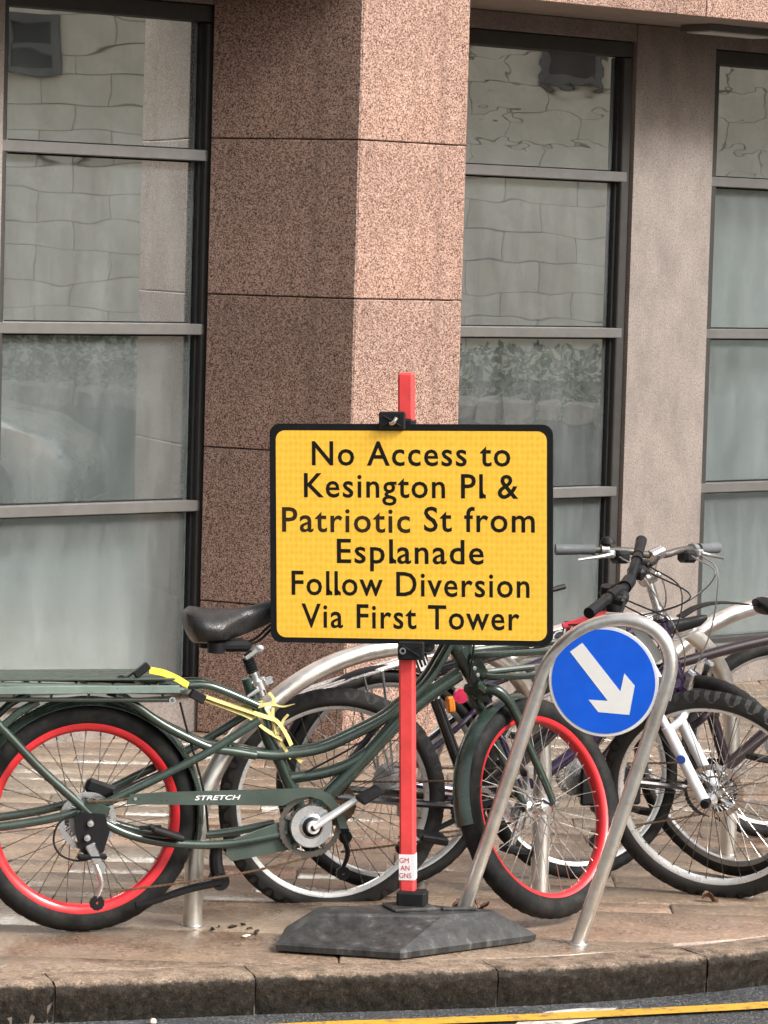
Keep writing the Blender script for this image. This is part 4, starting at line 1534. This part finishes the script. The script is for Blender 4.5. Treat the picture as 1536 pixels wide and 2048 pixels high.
            sh.xf(HB).build('shifter', M['plastic'], bo)
        for k, (sg_, yy) in enumerate(((-1, -.16), (1, .16), (-1, -.12), (1, .12))):
            a_ = s2 + Vector((.03, yy, bz - .02))
            e_ = (hk - hax * .02 + Vector((.03, .02 * sg_, 0))) if k < 2 else (ht.lerp(stop, .25) + Vector((0, .02 * sg_, .0)))
            m1 = a_ + Vector((.085 + .02 * k, -.02 * sg_, -.05))
            m2 = (a_ + e_) / 2 + Vector((.075 + .018 * k, -.03 * sg_, -.04))
            pth = [HB @ a_, HB @ m1, S4 @ m2, S4 @ e_ if k < 2 else e_]
            MB().tube(pth, .0026, 6).build('cable', P.get('cablem', M['plastic']), b)
        if P.get('bell'):
            be = MB().lathe([(.0001, .024), (.016, .02), (.024, .008), (.025, 0), (.0001, 0)], 20, 'z', False, pts[1] + Vector((.01, .03, .018)))
            be.cyl(pts[1] + Vector((.01, .03, 0)), pts[1] + Vector((.01, .03, .02)), .009, 10)
            be.xf(HB).build('bell', M['plastic'], bo)
    return b, S4, bb, stop, ht, hk


# black, red and white mountain bicycle
A, S4, bb, stp_, ht, hk = bicycle('mountain_bicycle', 'black and white mountain bicycle with a scuffed white fork and flat rear tyre', (-.135, 10.348), 13.03, 5.0, dict(
    R=.335, tr=.0235, wb=1.182, knob=.010, flat=.028, tyre=M['tyre_grey'], rim=M['rim_white'], rw=.027, rd=.019, frame=M['black_gloss'], spoke=M['spoke_dark'],
    bb=(.43, .30), seat_top=(.232, .775), head_top=(.845, .872), head_bot=(.898, .745), tube=.0175, down_r=.026, top_r=.021, top_from=.17, top_bow=-.005,
    saddle=(.225, .90), steer=-33, sus=True, fork_r=.0155, fork_w=.06, forkm=M['white_fork'], rake=.035, fdisc=.088, crank=205, ring=.08,
    bar=('flat', .06, .03, .60, .035), quill=.085, quill_r=.024, bar_r=.0155, barm=M['black'], derm=M['black'], cog=.062))
tp0, tp1 = stp_.lerp(bb, .17), ht
tdir = (tp1 - tp0).normalized()
ang = math.atan2(tdir.z, tdir.x)
txo = text_mesh('SPECIALIZED', .32, .60, -.013, .026, 0, M['white'], 'lettering', A, .01, 1.0, False, .3)
txo.matrix_basis = Matrix.Translation(tp0 + Vector((0, -.0215, 0))) @ Matrix.Rotation(-ang, 4, 'Y')
fl = MB().tube([tp0.lerp(tp1, .72) + Vector((0, -.0, .012)), tp0.lerp(tp1, .98) + Vector((0, 0, .012))], .0145, 12, False)
fl.build('red_flash', M['red'], A)
txs = text_mesh('SPE', .345, .485, -.013, .026, 0, M['white'], 'lettering', A, .01, 1.0)
sdir = (stp_ - bb).normalized()
txs.matrix_basis = Matrix.Translation(bb + Vector((0, -.0185, 0))) @ Matrix.Rotation(-math.atan2(sdir.z, sdir.x), 4, 'Y')
fh = Vector((1.182, 0, .335))
dq = (hk + Vector((.035, 0, -.04))).lerp(fh, .62) + Vector((.006, -.0808, 0))
dec = MB().lathe([(.0001, -.002), (.014, -.001), (.014, .003), (.0001, .003)], 18, 'y', False, dq)
dec.xf(S4).build('blue_decal', M['blue_spot'], A)
cal = MB().box(fh + Vector((-.07, .075, .06)), (.04, .03, .07), Matrix.Rotation(R(-30), 3, 'Y'), .008).xf(S4)
cal.build('brake_caliper', M['black'], A)
MB().lathe([(.0001, -.012), (.022, -.010), (.022, .006), (.0001, .006)], 16, 'y', False, (.36, -.06, .64)).build('rear_reflector', M['pink'], A)

# purple hybrid with rack, mudguards and a silver adjustable stem
B, S4b, bb, stp_, ht, hk = bicycle('hybrid_bicycle', 'dark purple hybrid bicycle with silver hinged stem, grey grips and rear rack', (.038, 10.574), 17.7, -3.0, dict(
    R=.335, tr=.021, wb=1.10, tyre=M['tyre'], rim=M['rim_grey'], rw=.024, rd=.02, frame=M['purple'], spoke=M['spoke'],
    bb=(.43, .285), seat_top=(.27, .70), head_top=(.888, .828), head_bot=(.948, .655), tube=.0165, top_from=.2, steer=-64, fork_r=.0165, fork_w=.06,
    saddle=(.23, .86), level=-75, hinge=True, quill=.13, quill_r=.0145, stemm=M['chrome'], bar=('riser', .035, .085, .62, .09), bar_rise=.015, barm=M['dark_steel'], gripm=M['grip'],
    cablem=M['dull_steel'], bell=True, leverm=M['dull_steel'], crank=250, crankm=M['chrome'], ringm=M['dull_steel'], crownm=M['purple'], sus=True, forkm=M['maroon'], rake=.03, cogm=M['dull_steel'], derm=M['dull_steel']))
fender(B, (0, .335), .352, .05, 20, 200, M['black'], None, 'rear_mudguard')
rk2 = MB()
for yo in (-.06, .06):
    rk2.tube([(.18, yo * .6, .70), (.10, yo, .712), (-.28, yo, .600)], .005, 8)
    rk2.tube([(.10, yo * .33, .713), (-.29, yo * .33, .598)], .005, 8, False)
    rk2.tube([(-.04, yo * 1.1, .672), (-.005, yo * 1.25, .36)], .0045, 8, False)
    rk2.tube([(-.10, yo * 1.1, .655), (-.012, yo * 1.25, .36)], .0045, 8, False)
rk2.tube([(-.28, -.06, .600), (-.305, 0, .593), (-.28, .06, .600)], .005, 8)
rk2.cyl((-.05, -.06, .668), (-.05, .06, .668), .005, 8)
rk2.build('rear_rack', M['chrome'], B)
ba = MB()
for yo in (-.045, .045):
    ba.box((1.035, yo, .665), (.03, .022, .07), Matrix.Rotation(R(20), 3, 'Y'), .006)
ba.tube([(1.03, -.045, .70), (1.06, 0, .725), (1.03, .045, .70)], .003, 6)
ba.xf(S4b).build('rim_brake', M['chrome'], B)

# dark bicycle behind the green front wheel
D, S4d, bb, stp_, ht, hk = bicycle('commuter_bicycle', 'dark maroon bicycle with silver cassette seen through the red front wheel', (.640, 10.85), 17.4, -2.0, dict(
    R=.325, tr=.022, wb=1.07, tyre=M['tyre'], rim=M['rim_silver'], rw=.024, rd=.018, frame=M['maroon'], spoke=M['spoke'],
    bb=(.42, .285), seat_top=(.27, .66), head_top=(.83, .80), head_bot=(.885, .66), steer=12, saddle=(.27, .795), sadm=M['plastic'],
    bar=('flat', .07, .03, .58, .05), crank=35, crankm=M['chrome'], ring=.09, cogm=M['dull_steel'], cog=.065, rdisc=.07))
fender(D, (0, .325), .345, .05, 40, 150, M['black'], None, 'rear_mudguard')
MB().box((.185, -.045, .565), (.024, .03, .05), Matrix.Rotation(R(-6), 3, 'Y'), .005).build('reflector', M['orange'], B)
kl = MB().box((.07, -.085, .30), (.20, .014, .12), None, .02)
kl.build('chain_case', M['plastic'], D)

# violet bicycle at the right edge
Eb, S4e, bb, stp_, ht, hk = bicycle('violet_bicycle', 'violet bicycle half out of frame at right with clip-on rear mudguard', (1.34, 11.74), 17.4, 0, dict(
    R=.335, tr=.024, wb=1.08, tyre=M['tyre'], rim=M['rim_grey'], rw=.024, rd=.018, frame=M['violet'], spoke=M['spoke'],
    bb=(.40, .29), seat_top=(.14, .64), head_top=(.80, .78), head_bot=(.86, .64), steer=0, saddle=(.04, .80), sad_tilt=-3, sadm=M['plastic'], tube=.02,
    bar=('flat', .06, .04, .60, .05), crank=60, cogm=M['dull_steel']))
MB().strip([(.02, 0, .755), (-.10, 0, .79), (-.22, 0, .80), (-.30, 0, .785), (-.36, 0, .752)], (0, 1, 0), .06, .004).build('clip_mudguard', M['plastic'], Eb, 40)

# ------------------------------------------------------------------ small things on the ground
rl = random.Random(21)


def leaf(loc, L, W, rot, label):
    mb = MB()
    n = 7
    for i in range(n):
        t = i / (n - 1)
        w = W * math.sin(math.pi * (.08 + .84 * t)) / 2
        z = .012 * math.sin(math.pi * t * 1.6) + .004
        mb.v += [Vector((L * (t - .5), -w, z + .012 + rl.uniform(0, .006))), Vector((L * (t - .5), 0, z)), Vector((L * (t - .5), w, z + .010 + rl.uniform(0, .006)))]
    for i in range(n - 1):
        for j in range(2):
            mb.f.append((i * 3 + j, i * 3 + j + 1, i * 3 + 4 + j, i * 3 + 3 + j))
    o = mb.build('dead_leaf', M['leaf'], None, 0)
    md = o.modifiers.new('thickness', 'SOLIDIFY')
    md.thickness = .0015
    o.location = loc
    o.rotation_euler = rot
    return tag(o, label, 'leaf', 'fallen leaves on the paving')


leaf((.268, 10.22, .004), .075, .05, (.1, .1, .3), 'curled brown leaf lying left of the green bicycle front tyre')
leaf((.318, 10.27, .004), .06, .045, (.2, -.1, 1.4), 'dark brown leaf tucked against the green bicycle front tyre')
leaf((1.02, 10.50, .004), .05, .03, (0, .1, .2), 'small reddish leaf under the knobbly front tyre')
for k in range(11):
    a, b = rl.uniform(-.46, -.18), rl.uniform(9.72, 9.93)
    mb = MB().box((0, 0, 0), (rl.uniform(.012, .035), rl.uniform(.006, .014), .006), None, .002)
    for v in mb.v:
        v += Vector((rl.uniform(-.003, .003), rl.uniform(-.003, .003), rl.uniform(-.0015, .0015)))
    o = tag(mb.build('wet_crumb', M['debris'] if k % 5 else M['pebble'], None, 60), 'small wet crumb of dirt on the paving between hoop leg and rubber foot', 'debris', 'crumbs of dirt on the paving')
    o.location = (a, b, .004)
    o.rotation_euler = (0, 0, rl.uniform(0, 3))
pb_ = MB()
pb_.lathe([(.0001, .011), (.006, .0095), (.0095, .004), (.0095, -.002), (.006, -.004), (.0001, -.004)], 9, 'z', False, (0, 0, 0), lambda i, j, q: q * (1 + .2 * math.sin(i * 2.3)))
o = tag(pb_.build('pebble', M['pebble'], None, 60), 'pale pebble lying on the road at the foot of the kerb', 'stone')
o.location = (-.57, 9.082, ROAD_Z + .006)

# ------------------------------------------------------------------ the far side of the street, seen mirrored in the glass
M['ashlar'] = paint('cream_ashlar', (.72, .66, .53), .85, 0, .12, .3, (.3, .26, .2), scale=5)
M['ashlar_joint'] = paint('ashlar_joint', (.5, .455, .36), .9)
M['rubble'] = paint('rubble_coping', (.36, .32, .27), .9, 0, .4, .5, (.10, .09, .07), scale=9)
M['render_wall'] = paint('dark_wet_wall', (.11, .11, .105), .7, 0, .2, .4, (.05, .05, .045), scale=4)


def m_leafy():
    t = NT('hedge_leaf')
    t.col(t.ramp(t.rand(), [(0, (.035, .07, .02)), (1, (.09, .15, .05))]))
    t.set(Roughness=.5)
    n = t.noise(3, 5)
    t.col(t.ramp(n, [(.3, (.03, .065, .02)), (.7, (.11, .17, .06))]))
    return t.m


M['hedge'] = m_leafy()
OX = 15.2
ob = tag(empty('stone_house', (OX, 13, 0)), 'cream stone building across the road, mirrored in the window glass', 'building')
MB().box((2.06, 0, 4.2), (4, 20, 8.6)).build('wall', M['ashlar_joint'], ob, 0)
MB().box((2.06, 0, 8.65), (4.5, 20.6, .3), None, .05).build('roof', M['render_wall'], ob)
wins = [(-3.05, 3.4, .5, .5), (-.9, 3.65, .55, .5), (1.6, 3.4, .55, .75), (-3.6, 1.65, .6, 1.0), (-5.2, 2.65, .6, .75)]
blk = {}
rb = random.Random(8)
z = .9
rowi = 0
while z < 5.2:
    hh = .25
    yy = -7 - (rowi % 2) * .31
    while yy < 6.5:
        L = .62
        y0, y1 = yy, yy + L
        yy += L
        parts = [(y0, y1)]
        for wy, wz, ww, wh in wins:
            if z < wz + wh - .02 and z + hh > wz + .02:
                nx = []
                for a, b in parts:
                    if b <= wy - ww / 2 or a >= wy + ww / 2:
                        nx.append((a, b))
                    else:
                        nx += [(a, wy - ww / 2), (wy + ww / 2, b)]
                parts = [(a, b) for a, b in nx if b - a > .05]
        for a, b in parts:
            key = round(b - a, 3)
            if key not in blk:
                blk[key] = MB().box((0, 0, 0), (.06, key - .006, hh - .006), None, .004).mesh('stone_block', M['ashlar'])
            o = obj('stone_block', blk[key], ob)
            o.location = (.035 + rb.uniform(-.004, .004), (a + b) / 2, z + hh / 2)
    z += hh
    rowi += 1
M['house_glass'] = paint('dark_window_pane', (.02, .024, .026), .08, 0, .1, .05)
for wy, wz, ww, wh in wins:
    wi = MB()
    for dy in (-1, 1):
        wi.box((.0, wy + dy * (ww / 2 - .035), wz + wh / 2), (.10, .07, wh), None, .004)
    wi.box((.0, wy, wz + .035), (.10, ww - .14, .07), None, .004)
    wi.box((.0, wy, wz + wh - .035), (.10, ww - .14, .07), None, .004)
    wi.box((.0, wy, wz + wh * .5), (.08, ww - .14, .04), None, .004)
    wo_ = wi.build('window', M['render_wall'], ob)
    MB().box((.03, wy, wz + wh / 2), (.02, ww - .13, wh - .13)).build('pane', M['house_glass'], wo_, 0)
MB().box((-.35, 0, 5.35), (.9, 20, .18), None, .03).build('canopy', M['ashlar'], ob)
# boundary wall, coping and hedge
gw = tag(empty('garden_wall', (12.6, 13, 0)), 'low dark garden wall with rough coping, mirrored in the lower panes', 'wall')
MB().box((0, 0, .28), (.3, 22, .78)).build('wall_face', M['render_wall'], gw, 0)
rc = random.Random(4)
yy = -7.
while yy < 6:
    L = rc.uniform(.12, .32)
    mb = MB().box((0, 0, 0), (.34, L - .02, rc.uniform(.14, .22)), None, .03)
    for v in mb.v:
        v += Vector((rc.uniform(-.02, .02), rc.uniform(-.02, .02), rc.uniform(-.02, .02)))
    o = mb.build('coping_stone', M['rubble'], gw)
    o.location = (0, yy + L / 2, .74)
    yy += L
hg = MB()
rh = random.Random(9)
for k in range(16000):
    c = Vector((13.6 + rh.uniform(-.55, .55), 13 + rh.uniform(-7, 6), -.0 + 1.22 * rh.random() ** .7))
    d = Vector((rh.uniform(-1, 1), rh.uniform(-1, 1), rh.uniform(-.6, 1))).normalized() * rh.uniform(.028, .055)
    e = d.cross(Vector((rh.uniform(-1, 1), rh.uniform(-1, 1), rh.uniform(-1, 1)))).normalized() * rh.uniform(.012, .026)
    hg.add([c - d, c + e, c + d, c - e], [(0, 1, 2, 3)])
tag(hg.build('hedge', M['hedge'], None, 0), 'green hedge behind the garden wall, mirrored in the glass', 'hedge', None, 'stuff')

# ------------------------------------------------------------------ parked silver car, mirrored low in the left window
M['car_paint'] = paint('silver_car_paint', (.50, .52, .53), .25, .5, .03, .04, (.3, .3, .29), .6, 3)
M['car_glass'] = paint('car_window_glass', (.02, .024, .026), .06, 0, .1, .05, (.05, .05, .05), .5)
M['lamp_clear'] = paint('clear_lamp_glass', (.75, .77, .78), .15, .3, .05, .1)
M['lamp_red'] = paint('red_lamp_glass', (.45, .02, .02), .2)
car = tag(empty('parked_car', (8.9, 9.75, ROAD_Z), (0, 0, R(90))), 'silver car parked across the road, mirrored low in the left window', 'car')
ST_ = [(-2.02, .55, .40, .80, .82), (-1.98, .74, .28, .92, .98), (-1.8, .80, .24, .96, 1.12), (-1.5, .83, .22, .97, 1.34), (-1.0, .84, .20, .96, 1.43), (-.4, .85, .20, .95, 1.46), (.2, .85, .20, .94, 1.42), (.6, .85, .20, .93, 1.24), (.95, .84, .20, .92, .98), (1.3, .83, .20, .88, .92), (1.65, .81, .22, .82, .85), (1.9, .76, .26, .72, .75), (2.02, .60, .32, .58, .60)]
cb1 = MB()
ringn = 10
for x, w, zb, zl, zt in ST_:
    cabin = zt > zl + .12
    tw_ = w * (.74 if cabin else .86)
    half = [(w * .90, zb), (w, zb + (zl - zb) * .25), (w * 1.01, zb + (zl - zb) * .7), (w * .96, zl), (tw_, zt)]
    for yy, zz in half + [(-a, b) for a, b in reversed(half)]:
        cb1.v.append(Vector((x, yy, zz)))
for i in range(len(ST_) - 1):
    for k in range(ringn):
        k2 = (k + 1) % ringn
        cb1.f.append((i * ringn + k, i * ringn + k2, (i + 1) * ringn + k2, (i + 1) * ringn + k))
cb1.f += [tuple(range(ringn)), tuple((len(ST_) - 1) * ringn + k for k in range(ringn))]
cb1.build('body', M['car_paint'], car, 50)


def car_pt(x, t, side):
    """a point on the cabin side: t runs from the belt line to the roof"""
    for (xa, wa, _, la, ta), (xb, wb_, _, lb, tb) in zip(ST_, ST_[1:]):
        if xa <= x <= xb:
            k = (x - xa) / (xb - xa)
            w, zl, zt = wa + (wb_ - wa) * k, la + (lb - la) * k, ta + (tb - ta) * k
            return Vector((x, side * (w * .96 + (w * .74 - w * .96) * t + .006), zl + (zt - zl) * t))


for side in (-1, 1):
    for xs_ in ((-1.45, -1.0, -.55), (-.45, 0, .35, .6)):
        wv = MB()
        for x in xs_:
            for t in (.12, .85):
                wv.v.append(car_pt(x, t if x < .5 else min(t, .55), side))
        for i in range(len(xs_) - 1):
            wv.f.append((2 * i, 2 * i + 1, 2 * i + 3, 2 * i + 2))
        wv.build('side_window', M['car_glass'], car, 0)
    MB().box((1.86, side * .60, .66), (.16, .26, .12), Matrix.Rotation(R(24), 3, 'Y'), .03).build('headlight', M['lamp_clear'], car)
    MB().box((-1.97, side * .62, .82), (.10, .2, .16), None, .03).build('tail_light', M['lamp_red'], car)
    MB().box((.52, side * .94, .98), (.09, .16, .10), None, .03).build('door_mirror', M['car_paint'], car)
    for x in (-1.25, 1.28):
        wcar = empty('wheel', (x, side * .80, .31), parent=car)
        MB().lathe([(.20, .09), (.29, .09), (.31, .06), (.31, -.06), (.29, -.09), (.20, -.09)], 40).build('tyre', M['tyre'], wcar)
        MB().lathe([(.0001, .075), (.08, .08), (.19, .07), (.20, .085), (.20, -.085), (.19, -.07), (.08, -.08), (.0001, -.075)], 32, 'y', False).build('rim', M['rim_grey'], wcar)
        MB().lathe([(.30, .05), (.37, .06), (.37, -.02), (.30, -.02)], 40, 'y', True, (x, side * .83 - .02 * (side < 0), .32)).build('wheel_arch', M['black'], car)
ws = MB().add([(.66, -.60, 1.20), (.66, .60, 1.20), (.93, .70, 1.0), (.93, -.70, 1.0)], [(0, 1, 2, 3)])
ws.build('windscreen', M['car_glass'], car, 0)
MB().box((2.0, 0, .40), (.10, 1.1, .16), None, .03).build('bumper', M['black'], car)
